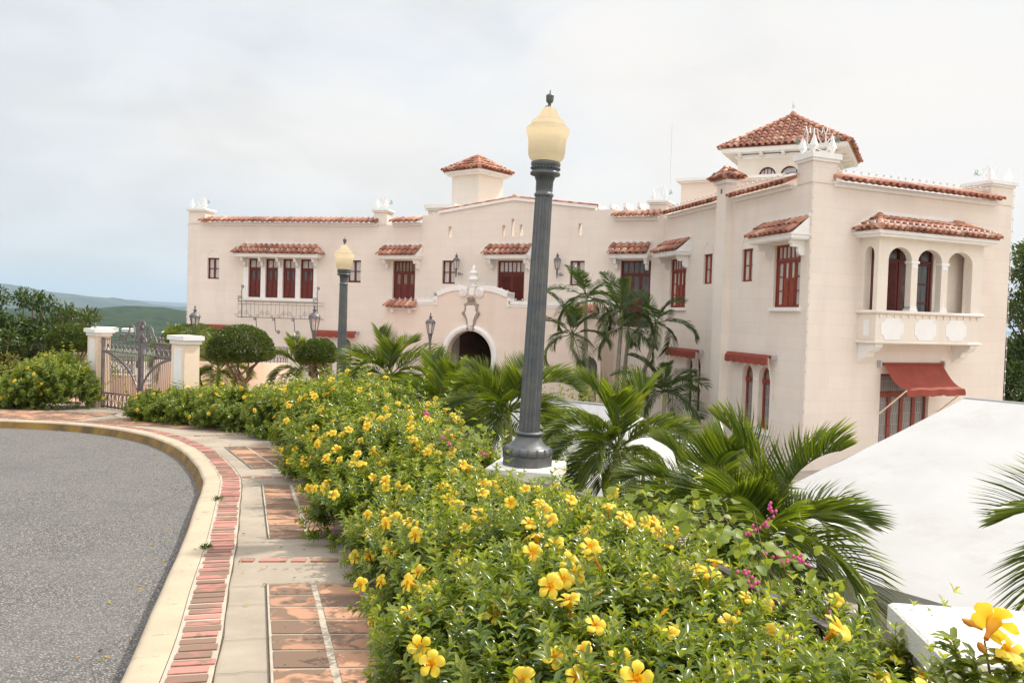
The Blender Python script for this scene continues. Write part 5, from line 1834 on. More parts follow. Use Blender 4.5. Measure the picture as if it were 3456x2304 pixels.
fe = [tuple(p) for p in FENCE]
k1 = min(range(len(fe)), key=lambda i: abs(fe[i][1] - 2.65))
k1b = min(range(len(fe)), key=lambda i: abs(fe[i][1] - 3.3))
k2 = min(range(len(fe)), key=lambda i: abs(fe[i][1] - 7.0))
k3 = min(range(len(fe)), key=lambda i: abs(fe[i][1] - 7.7))
k4 = min(range(len(fe)), key=lambda i: abs(fe[i][1] - 15.8))
fence(fe[k1b:k2], 0.44, 'grey iron fence half buried in the hedge between the white pillar and the near lamp', 'iron fences')
fence(fe[k3:k4], 0.42, 'iron fence hidden in the hedge between the two street lamps', 'iron fences')
fence([(-3.6, 16.4), (-4.9, 17.0), (-6.3, 16.95)], 0.62, 'iron fence behind the hedge right of the gate', 'iron fences')
fence([(-10.4, 20.2), (-11.2, 20.6), (-12.6, 21.2)], 0.98, 'iron railing behind the flowering bush left of the gate', 'iron fences')
fence([(-11.3, 19.6), (-12.2, 19.75), (-15.5, 19.6), (-18, 18.6)], 0.60, 'low iron fence with ring panels at the far left edge', 'iron fences')
fence([(-7.5, 26.2), (-5.3, 25.8), (-3.4, 25.0)], 0.72, 'terrace railing in front of the far wing under the clipped tree', 'iron fences')

# ------------------------------------------------------------------ gate with its two pillars
GA = np.array([-9.745, 19.735])
GD = np.array([0.748, -0.664])
GATE = Fac(GA, GA + GD)
GZ = lambda u: -2.49 + 0.034 * u
for a, b, lab in ((-0.52, 0.0, 'cream gate pillar with white panel left of the iron gate'), (3.74, 4.30, 'cream gate pillar with white panel right of the iron gate')):
    q = GATE([((a + b) / 2, 0, 0)])[0]
    t = thing('gate_pillar', lab, 'pillar', (q[0], q[1], GZ(a)), 'pillars of the iron gate')
    m = MB(GATE)
    m.box((a, -0.19, GZ(a) - 0.3), (b, 0.13, -0.80))
    m.build('pillar_body', 'pillar_cream', t)
    m = MB(GATE)
    m.box((a + 0.12, 0.13, GZ(a) + 0.1), (b - 0.12, 0.136, -0.88))
    m.build('pillar_panel', 'white_panel', t)
    m = MB(GATE)
    m.box((a - 0.03, -0.22, -0.80), (b + 0.03, 0.16, -0.72))
    m.box((a - 0.07, -0.26, -0.72), (b + 0.07, 0.20, -0.63))
    m.build('cap', 'white_trim', t)
gt = thing('iron_gate', 'double leaf wrought iron gate with scrolled crest', 'gate', (*(GA + GD * 1.87), GZ(1.9)))
GT, GM, GB, GL = -0.845, -1.13, -2.10, -2.43     # top rail, second rail, low rail, bottom
for a, b, sg in ((0.05, 1.99, 1), (2.09, 3.70, -1)):
    m = MB(GATE)
    dz = lambda u: 0.034 * (u - 1)
    for z in (GT, GM, GB + 0.0, GL + 0.0, GL - 0.0):
        m.tube([(a, 0, z + (dz(a) if z < -2 else 0.0)), (b, 0, z + (dz(b) if z < -2 else 0.0))], 0.014, 6)
    for u in (a, b):
        m.box((u - 0.028, -0.028, GL - 0.08 + dz(u)), (u + 0.028, 0.028, GT + 0.02))
    lf = m.build('gate_leaf', 'gate_iron', gt)
    m = MB(GATE)
    for i, u in enumerate(np.arange(a + 0.1, b - 0.05, 0.088)):
        m.tube([(u, 0, GB + dz(u)), (u, 0, GM)], 0.008, 5, False)
    for u in np.arange(a + 0.10, b - 0.05, 0.20):
        m.tube([(u, 0, GL - 0.06 + dz(u)), (u, 0, GB + dz(u))], 0.010, 5, False)
    m.build('bars', 'gate_iron', lf)
    m = MB(GATE)
    # rings with diagonal bars along the bottom
    for k, u in enumerate(np.arange(a + 0.20, b - 0.08, 0.20)):
        zc = (GB + GL) / 2 + dz(u)
        m.tube([(u + 0.092 * math.cos(q), 0, zc + 0.155 * math.sin(q)) for q in np.linspace(0, 2 * math.pi, 21)[:-1]], 0.011, 5, False, True)
        d = 1 if (k % 2 == 0) else -1
        for o in (-0.03, 0.03):
            m.tube([(u - d * 0.065 + o, 0, zc - 0.11), (u + d * 0.065 + o, 0, zc + 0.11)], 0.009, 5, False)
    m.build('ring_band', 'gate_iron', lf)
    m = MB(GATE)
    for k, u in enumerate(np.arange(a + 0.12, b - 0.1, 0.22)):
        m.tube([(u, 0, GT), (u, 0, GM + 0.14), (u + 0.03, 0, GM + 0.06), (u + 0.09, 0, GM + 0.015)], 0.012, 5, False)
        m.tube(spiral((u + 0.14, 0.0, GM + 0.13), 0.05, -2.4, 1.5, 12), 0.012, 5)
        if k % 2 == 0:
            m.tube([(u + 0.11, 0, GM), (u + 0.11, 0, GT)], 0.009, 5, False)
    m.build('scrollwork', 'gate_iron', lf)
    # the big curved brace from the hinge to the foot of the middle post
    m = MB(GATE)
    pts = []
    for t_ in np.linspace(0, 1, 14):
        uu = (a + (b - a) * math.sin(t_ * math.pi / 2) ** 1.15) if sg > 0 else (b - (b - a) * math.sin(t_ * math.pi / 2) ** 1.15)
        pts.append((uu, 0.02, GM - 0.01 - (GM - GB) * (1 - math.cos(t_ * math.pi / 2)) ** 0.95))
    rows = [[(p[0], p[1] + v, p[2] + w_) for p in pts] for v, w_ in ((-0.012, -0.028), (0.012, -0.028), (0.012, 0.028), (-0.012, 0.028), (-0.012, -0.028))]
    m.grid(rows, False)
    m.build('brace', 'gate_iron', lf)
m = MB(GATE)
m.box((2.0, -0.035, GL - 0.05), (2.075, 0.035, -0.37))
m.box((1.90, -0.05, GM - 0.30), (2.0, 0.05, GM - 0.14))
m.build('middle_post', 'gate_iron', gt)
m = MB(GATE)
c0 = 2.04
for sg in (-1, 1):
    X = lambda d: c0 + sg * d
    def crest(pts, r=0.017):
        m.tube(smooth3([(X(d), 0, z) for d, z in pts]), r, 6)
    def smooth3(P):
        P = np.array(P, float)
        q = smooth_line([(p[0], p[2]) for p in P], 5)
        return [(p[0], 0, p[1]) for p in q]
    crest([(0.30, GT + 0.0), (0.22, GT + 0.10), (0.20, GT + 0.26), (0.20, GT + 0.36), (0.15, GT + 0.43), (0.08, GT + 0.44), (0.03, GT + 0.38)])
    m.tube(spiral((X(0.085), 0, GT + 0.30), 0.05, math.pi / 2, sg * 1.4, 12), 0.018, 5)
    m.tube(spiral((X(0.11), 0, GT + 0.10), 0.065, math.pi / 2, sg * 1.5, 12), 0.015, 5)
    crest([(0.16, GT), (0.07, GT + 0.05), (0.045, GT + 0.10)], 0.016)
    m.tube(spiral((X(0.43), 0, GT + 0.12), 0.07, 0.5, sg * 1.5, 14), 0.015, 5)
    crest([(0.30, GT), (0.42, GT + 0.04), (0.50, GT + 0.12)], 0.018)
    crest([(0.43, GT + 0.34), (0.50, GT + 0.33), (0.58, GT + 0.25), (0.63, GT + 0.15), (0.70, GT + 0.13), (0.74, GT + 0.06), (0.80, GT)])
    crest([(0.26, GT + 0.12), (0.34, GT + 0.30), (0.43, GT + 0.345)], 0.016)
    for d in (0.88, 1.02):
        m.tube(spiral((X(d), 0, GT + 0.10), 0.045, -1.0, sg * 1.5, 12), 0.017, 5)
        crest([(d + 0.04, GT + 0.09), (d + 0.06, GT + 0.03), (d + 0.12, GT)], 0.014)
m.build('crest', 'gate_iron', gt)
m = MB(GATE)
m.box((-0.55, -0.55, -2.75), (4.4, 0.30, GL - 0.10))
struct(m.build('gate_step', 'salmon_paving'))


# ------------------------------------------------------------------ planter walls on the patio seen through the gate
def planter(pts, h, label, rail=True):
    t = thing('planter_wall', label, 'planter wall', (pts[0][0], pts[0][1], gz(*pts[0])))
    P = smooth_line(pts, 8)
    n = normals2(P)
    m = MB()
    rows = [np.c_[P + n * 0.1, gz(P[:, 0], P[:, 1]) - 0.1], np.c_[P + n * 0.1, gz(P[:, 0], P[:, 1]) + h], np.c_[P - n * 0.1, gz(P[:, 0], P[:, 1]) + h], np.c_[P - n * 0.1, gz(P[:, 0], P[:, 1]) - 0.1]]
    m.grid(rows, False)
    m.build('wall_body', 'pillar_cream', t)
    if rail:
        m = MB()
        for dz in (0.06, 0.42, 0.52):
            m.tube([(p[0], p[1], gz(*p) + h + dz) for p in P], 0.016, 5)
        for i, p in enumerate(P[::1]):
            m.tube([(p[0], p[1], gz(*p) + h), (p[0], p[1], gz(*p) + h + 0.52)], 0.011, 4)
        for i in range(len(P) - 1):
            a, b = P[i], P[i + 1]
            m.tube([(a[0], a[1], gz(*a) + h + 0.06), (b[0], b[1], gz(*b) + h + 0.42)], 0.009, 4)
            m.tube([(a[0], a[1], gz(*a) + h + 0.42), (b[0], b[1], gz(*b) + h + 0.06)], 0.009, 4)
        m.build('railing', 'gate_iron', t)
    return t


planter([(-13.4, 25.2), (-12.2, 24.6), (-11.0, 24.2)], 0.62, 'pale low wall with iron railing behind the left leaf of the gate')
planter([(-11.6, 27.0), (-10.4, 25.9), (-9.0, 25.6), (-7.9, 26.3), (-7.4, 27.4)], 1.05, 'curved planter wall with crossed iron railing behind the middle of the gate')


# ------------------------------------------------------------------ lantern posts of the garden
def lantern_post(x, y, zl, label):
    """zl = underside of the lantern glass"""
    z0 = gz(x, y) - 0.1 if y < 30 else YARD
    t = thing('lantern_post', label, 'lantern', (x, y, z0), 'garden lantern posts')
    m = MB()
    m.lathe([(0.14, z0), (0.14, z0 + 0.12), (0.09, z0 + 0.2), (0.075, z0 + 0.7), (0.055, z0 + 0.8), (0.042, zl - 0.5), (0.06, zl - 0.45), (0.06, zl - 0.4), (0.045, zl - 0.36), (0.085, zl - 0.08), (0.10, zl - 0.04), (0.11, zl)], (x, y, 0), 10)
    m.tube([(x - 0.25, y, zl - 0.42), (x + 0.25, y, zl - 0.42)], 0.018, 6)
    m.build('post', 'iron', t)
    m = MB()
    m.lathe([(0.10, zl), (0.175, zl + 0.42)], (x, y, 0), 6, False)
    m.build('glass', 'curtain_glass', t)
    m = MB()
    for a in np.arange(6) * math.pi / 3:
        m.tube([(x + 0.105 * math.cos(a), y + 0.105 * math.sin(a), zl), (x + 0.18 * math.cos(a), y + 0.18 * math.sin(a), zl + 0.42)], 0.015, 5)
    m.lathe([(0.215, zl + 0.41), (0.21, zl + 0.44), (0.17, zl + 0.52), (0.08, zl + 0.58), (0.05, zl + 0.61), (0.05, zl + 0.65), (0.085, zl + 0.67), (0.03, zl + 0.71), (0.025, zl + 0.76), (0.035, zl + 0.78), (0.004, zl + 0.86)], (x, y, 0), 12)
    m.build('lantern_hood', 'iron', t)
    return t


lantern_post(-11.86, 31.0, -0.86, 'lantern post beside the far left corner of the mansion')
lantern_post(-6.68, 28.0, -0.72, 'lantern post between the two round clipped trees')
lantern_post(-3.36, 34.0, -0.86, 'lantern post left of the entrance arch above the palms')


# ------------------------------------------------------------------ party tents in the courtyard
def tent(label, C, ridge, zr, ze, sag=0.10, poles=True):
    """C = four eave corners (near-left, near-right, far-right, far-left), ridge = two ridge ends"""
    c = np.mean(np.array(C), 0)
    t = thing('party_tent', label, 'tent', (c[0], c[1], YARD), 'white party tents')
    C3 = [np.array([p[0], p[1], ze]) for p in C]
    Rg = [np.array([p[0], p[1], zr]) for p in ridge]
    m = MB()

    def panel(a, b, ra, rb):
        rows = []
        for i in range(15):
            s = i / 14
            row = []
            for j in range(61):
                k = j / 60
                lo, hi = a + (b - a) * k, ra + (rb - ra) * k
                p = lo + (hi - lo) * s
                edge = math.sin(math.pi * s) 
                q = p + np.array([0, 0, -sag * edge * (0.35 + 0.65 * math.sin(math.pi * k))])
                q[2] += 0.030 * noise.noise(Vector((q[0] * 1.6, q[1] * 0.7, 2))) * math.sin(math.pi * min(1, s * 1.4)) + 0.02 * noise.noise(Vector((k * 7, s * 1.2, 8))) * edge + 0.040 * noise.noise(Vector((k * 40, s * 1.3, 3))) * s ** 2.0 * (1 - s) ** 0.35 + 0.010 * noise.noise(Vector((k * 60, s * 9, 5))) * edge
                row.append(q)
            rows.append(row)
        m.grid(rows, True)
    panel(C3[0], C3[1], Rg[0], Rg[1])
    panel(C3[1], C3[2], Rg[1], Rg[1])
    panel(C3[2], C3[3], Rg[1], Rg[0])
    panel(C3[3], C3[0], Rg[0], Rg[0])
    cn = m.build('canopy', 'tent_fabric', t)
    m = MB()
    m.tube([Rg[0], Rg[1]], 0.02, 6)
    m.build('ridge_seam', 'tent_fabric', cn)
    m = MB()
    for i in range(4):
        a, b = C3[i], C3[(i + 1) % 4]
        rows = [[], []]
        d = (b - a) / np.linalg.norm(b - a)
        nn = np.array([d[1], -d[0], 0])
        for k in np.linspace(0, 1, 40):
            p = a + (b - a) * k
            w = 0.025 * math.sin(k * 31 + i)
            rows[1].append(p)
            rows[0].append(p + nn * w + (0, 0, -0.24 - 0.012 * math.sin(k * 50)))
        m.grid(rows, True)
    m.build('valance', 'tent_fabric', t)
    if poles:
        for i in range(4):
            for k in (0.02, 0.5):
                p = C3[i] + (C3[(i + 1) % 4] - C3[i]) * k
                m = MB()
                m.tube([(p[0], p[1], YARD), (p[0], p[1], ze - 0.02)], 0.028, 8)
                m.build('pole', 'camera_grey', t)
    return t


dA, nA = np.array([0.61, -0.79]), np.array([0.79, 0.61])
c0_ = np.array([2.10, 9.40])
cA = [c0_, c0_ + dA * 11, c0_ + dA * 11 + nA * 10.2, c0_ + nA * 10.2]
tent('large white party tent roof filling the right of the courtyard below the mansion', cA, [c0_ + nA * 5.1 + dA * 0.7, c0_ + nA * 5.1 + dA * 10], -1.0, -2.40, 0.10)
tent('smaller white party tent behind the middle palms', [(-1.9, 12.9), (1.75, 10.9), (3.9, 14.0), (0.3, 16.4)], [(-0.1, 14.2), (1.75, 13.0)], -1.38, -2.42, 0.05)

# ------------------------------------------------------------------ sheds of the town far below
for x, y, z, sx, sy, h, lab in ((-834, 1700, -57, 44, 26, 5, 'long pale shed in the valley above the left gate pillar'), (-796, 1720, -58, 20, 16, 4, 'small pale shed in the valley beside the long shed'), (-679, 1680, -61, 50, 26, 5, 'pale shed low in the valley beside the mansion corner')):
    t = thing('shed', lab, 'shed', (x, y, z))
    m = MB()
    m.box((x - sx / 2, y - sy / 2, z - 8), (x + sx / 2, y + sy / 2, z + h))
    m.build('wall_body', 'shed_white', t)
    m = MB()
    m.prism([(y - sy / 2 - 1, z + h), (y + sy / 2 + 1, z + h), (y, z + h + 2.5)], x - sx / 2 - 1, x + sx / 2 + 1, 'u')
    m.build('roof', 'shed_white', t)


# ------------------------------------------------------------------ foliage
def unit(a):
    return a / (np.linalg.norm(a, axis=-1, keepdims=True) + 1e-9)


def tri_mesh(name, V, T, rnd, mat, parent=None, quads=None):
    """one mesh from arrays: vertices, triangles, one random number per vertex"""
    if parent is not None:
        V = V - np.array(worldloc(parent))
    me = bpy.data.meshes.new(name)
    me.vertices.add(len(V))
    me.vertices.foreach_set('co', V.astype(np.float32).ravel())
    me.loops.add(len(T) * 3)
    me.loops.foreach_set('vertex_index', T.astype(np.int32).ravel())
    me.polygons.add(len(T))
    me.polygons.foreach_set('loop_start', np.arange(0, len(T) * 3, 3, dtype=np.int32))
    me.polygons.foreach_set('use_smooth', np.ones(len(T), bool))
    at = me.attributes.new('rnd', 'FLOAT', 'POINT')
    at.data.foreach_set('value', rnd.astype(np.float32))
    me.materials.append(MATS[mat])
    me.update(calc_edges=True)
    o = bpy.data.objects.new(name, me)
    COL.objects.link(o)
    if parent is not None:
        o.parent = parent
    return o


LT2 = np.array([(0, 0, 0), (.30, -.42, .10), (.32, 0, 0), (.30, .42, .10), (.68, -.40, .05), (.70, 0, -.04), (.68, .40, .05), (1, 0, -.16)])
LF2 = np.array([(0, 2, 1), (0, 3, 2), (1, 2, 5), (1, 5, 4), (2, 3, 6), (2, 6, 5), (4, 5, 7), (5, 6, 7)])
LT1 = np.array([(0, 0, 0), (.5, -.46, .10), (1, 0, -.10), (.5, .46, .10)])
LF1 = np.array([(0, 2, 1), (0, 3, 2)])


def leaves(P, A, Nn, Ln, wr, lod=2):
    """many leaves at once: base points, axes, facing, length and width ratio"""
    T, F = (LT2, LF2) if lod == 2 else (LT1, LF1)
    A = unit(A)
    B = unit(np.cross(A, Nn))
    Nn = np.cross(B, A)
    n, k = len(P), len(T)
    c = T[None] * Ln[:, None, None]
    V = P[:, None] + c[..., :1] * A[:, None] + c[..., 1:2] * wr * B[:, None] + c[..., 2:] * Nn[:, None]
    return V.reshape(-1, 3), (F[None] + (np.arange(n) * k)[:, None, None]).reshape(-1, 3), k


def rand_dirs(n):
    return unit(rng.normal(size=(n, 3)))


def flower_mesh():
    """trumpet flower: five overlapping rounded petals round an open throat, tube behind; opens towards +Z"""
    V, F = [], []
    for k in range(5):
        a0 = k * 2 * math.pi / 5
        b = len(V)
        rows = [(0.006, -0.004, 0.0035), (0.016, 0.002, 0.009), (0.028, 0.006, 0.0165), (0.037, 0.004, 0.0140), (0.042, 0.000, 0.0065)]
        for r, z, w in rows:
            for j in (-1, -0.5, 0, 0.5, 1):
                tw = 0.0035 * j
                dz = -0.004 * abs(j) * (r / 0.04)
                x, y = r - 0.002 * j * j, w * j
                V.append((x * math.cos(a0) - y * math.sin(a0), x * math.sin(a0) + y * math.cos(a0), z + tw + dz))
        for i in range(4):
            for j in range(4):
                q = b + i * 5 + j
                F.append((q, q + 5, q + 6, q + 1))
    m = MB()
    m.add(V, F, True)
    m.lathe([(0.0045, -0.055), (0.005, -0.035), (0.009, -0.022), (0.0115, -0.008), (0.014, 0.0)], (0, 0, 0), 10)
    o = m.build('flower', 'yellow_petal')
    me = o.data
    bpy.data.objects.remove(o)
    return me


FLOWER = flower_mesh()


def flower_obj(parent, p, d, s):
    o = bpy.data.objects.new('flower', FLOWER)
    COL.objects.link(o)
    o.parent = parent
    o.location = Vector(p) - worldloc(parent)
    q = Vector(d).to_track_quat('Z', 'Y')
    e = q.to_matrix() @ Matrix.Rotation(random.uniform(0, 6.3), 3, 'Z')
    o.rotation_euler = e.to_euler()
    o.scale = (s, s, s * random.uniform(0.9, 1.3))
    return o


def bump_r(D, seed, amp=0.24, f=2.8):
    return np.array([1 + amp * noise.noise(Vector((d[0] * f + seed, d[1] * f, d[2] * f))) for d in D])


def bush(label, x, y, ru, rv, rot, h, nsh, nfl, lod=2, leaf=(0.042, 0.066), mat='allamanda_leaf', name='allamanda_bush', cat='bush', group='yellow flowered bushes of the hedge', z=None, fl_scale=1.0, whorls=(4, 7), seed=0, ext=(0.08, 0.19)):
    """rounded bush: leafy shoots with whorled leaves over a lumpy dome, woody stems inside, trumpet flowers outside"""
    z0 = gz(x, y) if z is None else z
    t = thing(name, label, cat, (x, y, z0), group)
    rad = np.array([ru * 0.95, rv, h * 0.70 - 0.15])
    c = np.array([x, y, z0 + h * 0.30])
    cr, sr = math.cos(rot), math.sin(rot)
    M = np.array([[cr, -sr, 0], [sr, cr, 0], [0, 0, 1]])
    nc = max(20, nsh // 11)
    CD = rand_dirs(nc * 2)
    CD = CD[CD[:, 2] > -0.40][:nc]
    ci = rng.integers(0, len(CD), nsh)
    D = unit(CD[ci] + rng.normal(size=(nsh, 3)) * 0.105)
    n = len(D)
    br = bump_r(D, seed * 3.1 + x) * (0.86 + 0.24 * rng.random(len(CD)))[ci]
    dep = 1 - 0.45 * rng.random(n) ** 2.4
    P = c + ((D * rad) * (br * dep)[:, None]) @ M.T
    Nn = unit((D / rad)) @ M.T
    P[:, 2] = np.maximum(P[:, 2], gz(P[:, 0], P[:, 1]) + 0.03 if z is None else z0 + 0.03)
    A = unit(Nn * 0.65 + np.array([0, 0, 0.55]) + rng.normal(size=(n, 3)) * 0.42)
    SL = rng.uniform(*ext, n) * (0.6 + 0.8 * rng.random(n))
    tall = rng.random(n) < 0.11
    SL = np.where(tall & (dep > 0.8), SL * 2.1, SL)
    A = unit(A + np.where(tall, 0.7, 0.0)[:, None] * np.array([0, 0, 1.0]))
    LP, LA, LN, LL, LR = [], [], [], [], []
    for w in range(whorls[1]):
        f = (w + 0.6) / whorls[1]
        base = P + A * (SL * f)[:, None]
        ref = unit(np.cross(A, rand_dirs(n) + np.array([0.3, 0.2, 0])))
        ref2 = np.cross(A, ref)
        nl = 3 if w % 2 else 4
        for k in range(nl):
            a = 2 * math.pi * k / nl + w * 1.1 + rng.random(n) * 0.5
            rdl = ref * np.cos(a)[:, None] + ref2 * np.sin(a)[:, None]
            el = 0.30 + 0.75 * f
            ax = unit(rdl + A * el + rng.normal(size=(n, 3)) * 0.16)
            LP.append(base)
            LA.append(ax)
            LN.append(unit(A * 1.0 - rdl * el * 0.5 + rng.normal(size=(n, 3)) * 0.22))
            LL.append(rng.uniform(*leaf, n) * (0.78 + 0.35 * math.sin(math.pi * min(1, f + 0.1))))
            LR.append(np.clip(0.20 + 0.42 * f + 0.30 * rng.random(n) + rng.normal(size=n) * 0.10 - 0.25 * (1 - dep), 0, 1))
    LP, LA, LN, LL, LR = (np.concatenate(q) for q in (LP, LA, LN, LL, LR))
    old = rng.random(len(LR)) < 0.018
    LR = np.where(old, rng.uniform(0.95, 1.0, len(LR)), np.minimum(LR, 0.93))
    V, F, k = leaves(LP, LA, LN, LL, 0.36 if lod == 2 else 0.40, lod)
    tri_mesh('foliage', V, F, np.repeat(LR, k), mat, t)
    m = MB()
    for i in rng.choice(n, min(n, 90 if lod == 2 else 30), replace=False):
        b = np.array([x, y, z0]) + np.array([rng.normal() * ru * 0.3, rng.normal() * rv * 0.3, 0]) @ M.T
        mid = (b + P[i]) / 2 + rng.normal(size=3) * 0.08 + (0, 0, 0.05)
        m.tube([b, mid, P[i], P[i] + A[i] * SL[i] * 0.95], [0.008, 0.005, 0.003, 0.0015], 4, False)
    m.build('stems', 'stalk', t)
    if nfl:
        tipz = P + A * SL[:, None]
        cand = np.where((dep > 0.93) & (D[:, 2] > -0.2) & ~tall)[0]
        pick = rng.choice(cand, min(len(cand), int(nfl * (3.6 if lod == 2 else 2.2))), replace=False)
        for i in pick:
            q = tipz[i] + A[i] * 0.02 + Nn[i] * 0.02
            e = unit(Nn[i] * 0.5 + A[i] * 0.3 + np.array([-0.10, -0.62, 0.28]) + rng.normal(size=3) * 0.42)
            flower_obj(t, q, e, fl_scale * random.uniform(0.85, 1.28))
    return t


# the hedge, from the foot of the camera to the gate
HB = [  # x, y, half width, half length, turn, height, shoots, flowers, label
    (0.64, 2.15, 0.70, 0.85, 0.25, 0.64, 1350, 9, 'nearest yellow flowered bush at the bottom edge of the photo'),
    (0.34, 3.25, 0.76, 0.85, 0.25, 0.68, 1600, 20, 'yellow flowered bush leaning over the near terracotta tiles'),
    (0.24, 4.45, 0.80, 0.85, 0.28, 0.66, 1650, 24, 'yellow flowered bush by the brick band across the walkway'),
    (1.06, 4.25, 0.28, 0.45, 0.25, 0.42, 320, 3, 'leafy bush hanging over the iron fence near the white pillar'),
    (1.34, 3.35, 0.26, 0.42, 0.25, 0.52, 330, 2, 'small leafy bush pressed against the white pillar'),
    (1.12, 2.55, 0.42, 0.50, 0.25, 0.56, 520, 3, 'leafy bush in front of the white pillar at the bottom edge'),
    (-0.08, 5.60, 0.95, 0.80, 0.30, 0.57, 1500, 22, 'yellow flowered bush just before the near lamp pedestal'),
    (0.55, 5.45, 0.36, 0.7, 0.25, 0.36, 450, 6, 'low flowered bush at the fence before the near lamp'),
    (-0.80, 6.75, 0.80, 0.80, 0.34, 0.66, 1400, 26, 'yellow flowered bush left of the near lamp base'),
    (-1.10, 8.2, 0.86, 0.90, 0.34, 0.84, 1450, 30, 'tall yellow flowered bush behind the near lamp'),
]
HB2 = [
    (-1.55, 9.9, 1.0, 1.0, 0.36, 0.98, 1500, 34, 'dense flowering bush midway along the hedge'),
    (-2.05, 11.5, 1.0, 1.0, 0.38, 1.08, 1400, 38, 'high bush covered in yellow flowers before the farther lamp'),
    (-2.60, 13.1, 1.0, 1.0, 0.45, 1.08, 1300, 34, 'high flowering bush right of the farther lamp'),
    (-3.55, 14.6, 1.0, 1.0, 0.8, 0.90, 1300, 24, 'flowering bush at the foot of the farther lamp'),
    (-4.9, 15.75, 0.95, 1.05, 1.1, 0.76, 1300, 15, 'dark green flowered bush at the bend of the walkway'),
    (-6.25, 16.45, 0.75, 0.95, 1.2, 0.66, 1100, 11, 'flowered bush in front of the right gate pillar'),
    (-7.1, 16.75, 0.55, 0.6, 1.2, 0.55, 600, 7, 'low flowered bush spilling before the right gate leaf'),
    (-10.55, 19.05, 0.95, 0.85, 0.1, 1.20, 1500, 10, 'flowered bush covering the left gate pillar foot'),
    (-11.65, 19.0, 0.7, 0.6, 0.0, 0.62, 700, 6, 'low flowered bush between the far left fence and the gate'),
    (-13.2, 18.9, 0.8, 0.5, 0.0, 0.42, 500, 5, 'low sprawling bush under the fence at the far left edge'),
]
for i, (x, y, a, b, r, h, ns, nf, lab) in enumerate(HB):
    bush(lab, x, y, a, b, r, h, ns, nf, 2, seed=i)
for i, (x, y, a, b, r, h, ns, nf, lab) in enumerate(HB2):
    bush(lab, x, y, a, b, r, h, ns, nf, 1, (0.055, 0.085), seed=20 + i, fl_scale=0.98, whorls=(4, 6), ext=(0.09, 0.22))
# a sprig of the same plant close to the lens at the lower right
t = thing('allamanda_sprig', 'single flowering sprig in front of the white pillar at the lower right corner', 'plant', (1.15, 1.80, gz(1.15, 1.80)), None)
m = MB()
Q0 = np.array([1.15, 1.80, -1.58])
tips = [np.array(p) for p in ((1.085, 1.85, -0.70), (1.02, 1.86, -0.705), (1.065, 1.85, -0.74), (1.13, 1.83, -0.735), (0.995, 1.86, -0.76), (1.17, 1.84, -0.765), (1.10, 1.80, -0.78))]
LP, LA, LN, LL, LR = [], [], [], [], []
for ti, p in enumerate(tips):
    mid = (Q0 + p) / 2 + np.array([0.03 * math.sin(ti * 2), 0, 0.05])
    pts = [Q0, mid, p * 0.85 + mid * 0.15 + (0.01, 0, -0.02), p]
    m.tube(pts, [0.006, 0.0045, 0.003, 0.002], 6, False)
    nn = 44 if ti != 0 else 16
    f = rng.random(nn) ** 0.28
    base = mid + (p - mid) * f[:, None]
    if ti == 0:
        base = mid + (p - mid) * (f[:, None] * 0.72)
    a = rng.random(nn) * 6.3
    d = unit(p - mid)
    rd = np.c_[np.cos(a), np.sin(a), np.zeros(nn)]
    LP.append(base)
    LA.append(unit(rd + d * 0.5 + rng.normal(size=(nn, 3)) * 0.1))
    LN.append(np.tile(d, (nn, 1)) - rd * 0.3)
    LL.append(rng.uniform(0.042, 0.066, nn))
    LR.append(rng.uniform(0.45, 0.9, nn))
V, F, k = leaves(*(np.concatenate(q) for q in (LP, LA, LN, LL)), 0.36, 2)
tri_mesh('foliage', V, F, np.repeat(np.concatenate(LR), k), 'allamanda_leaf', t)
m.build('stems', 'stalk', t)
flower_obj(t, (1.105, 1.85, -0.655), unit(np.array([0.55, 0.55, 0.35])), 1.25)
flower_obj(t, (1.135, 1.84, -0.715), unit(np.array([0.3, -0.5, 0.7])), 1.15)
for p, d in (((1.052, 1.85, -0.662), (-0.7, 0.0, 0.35)), ((1.075, 1.84, -0.715), (-0.4, -0.2, 0.5))):
    p, d = np.array(p), unit(np.array(d))
    b = MB()
    b.tube([p - d * 0.03, p - d * 0.012, p, p + d * 0.014, p + d * 0.024], [0.0025, 0.004, 0.0085, 0.007, 0.001], 8)
    b.build('bud', 'orange_bud', t)


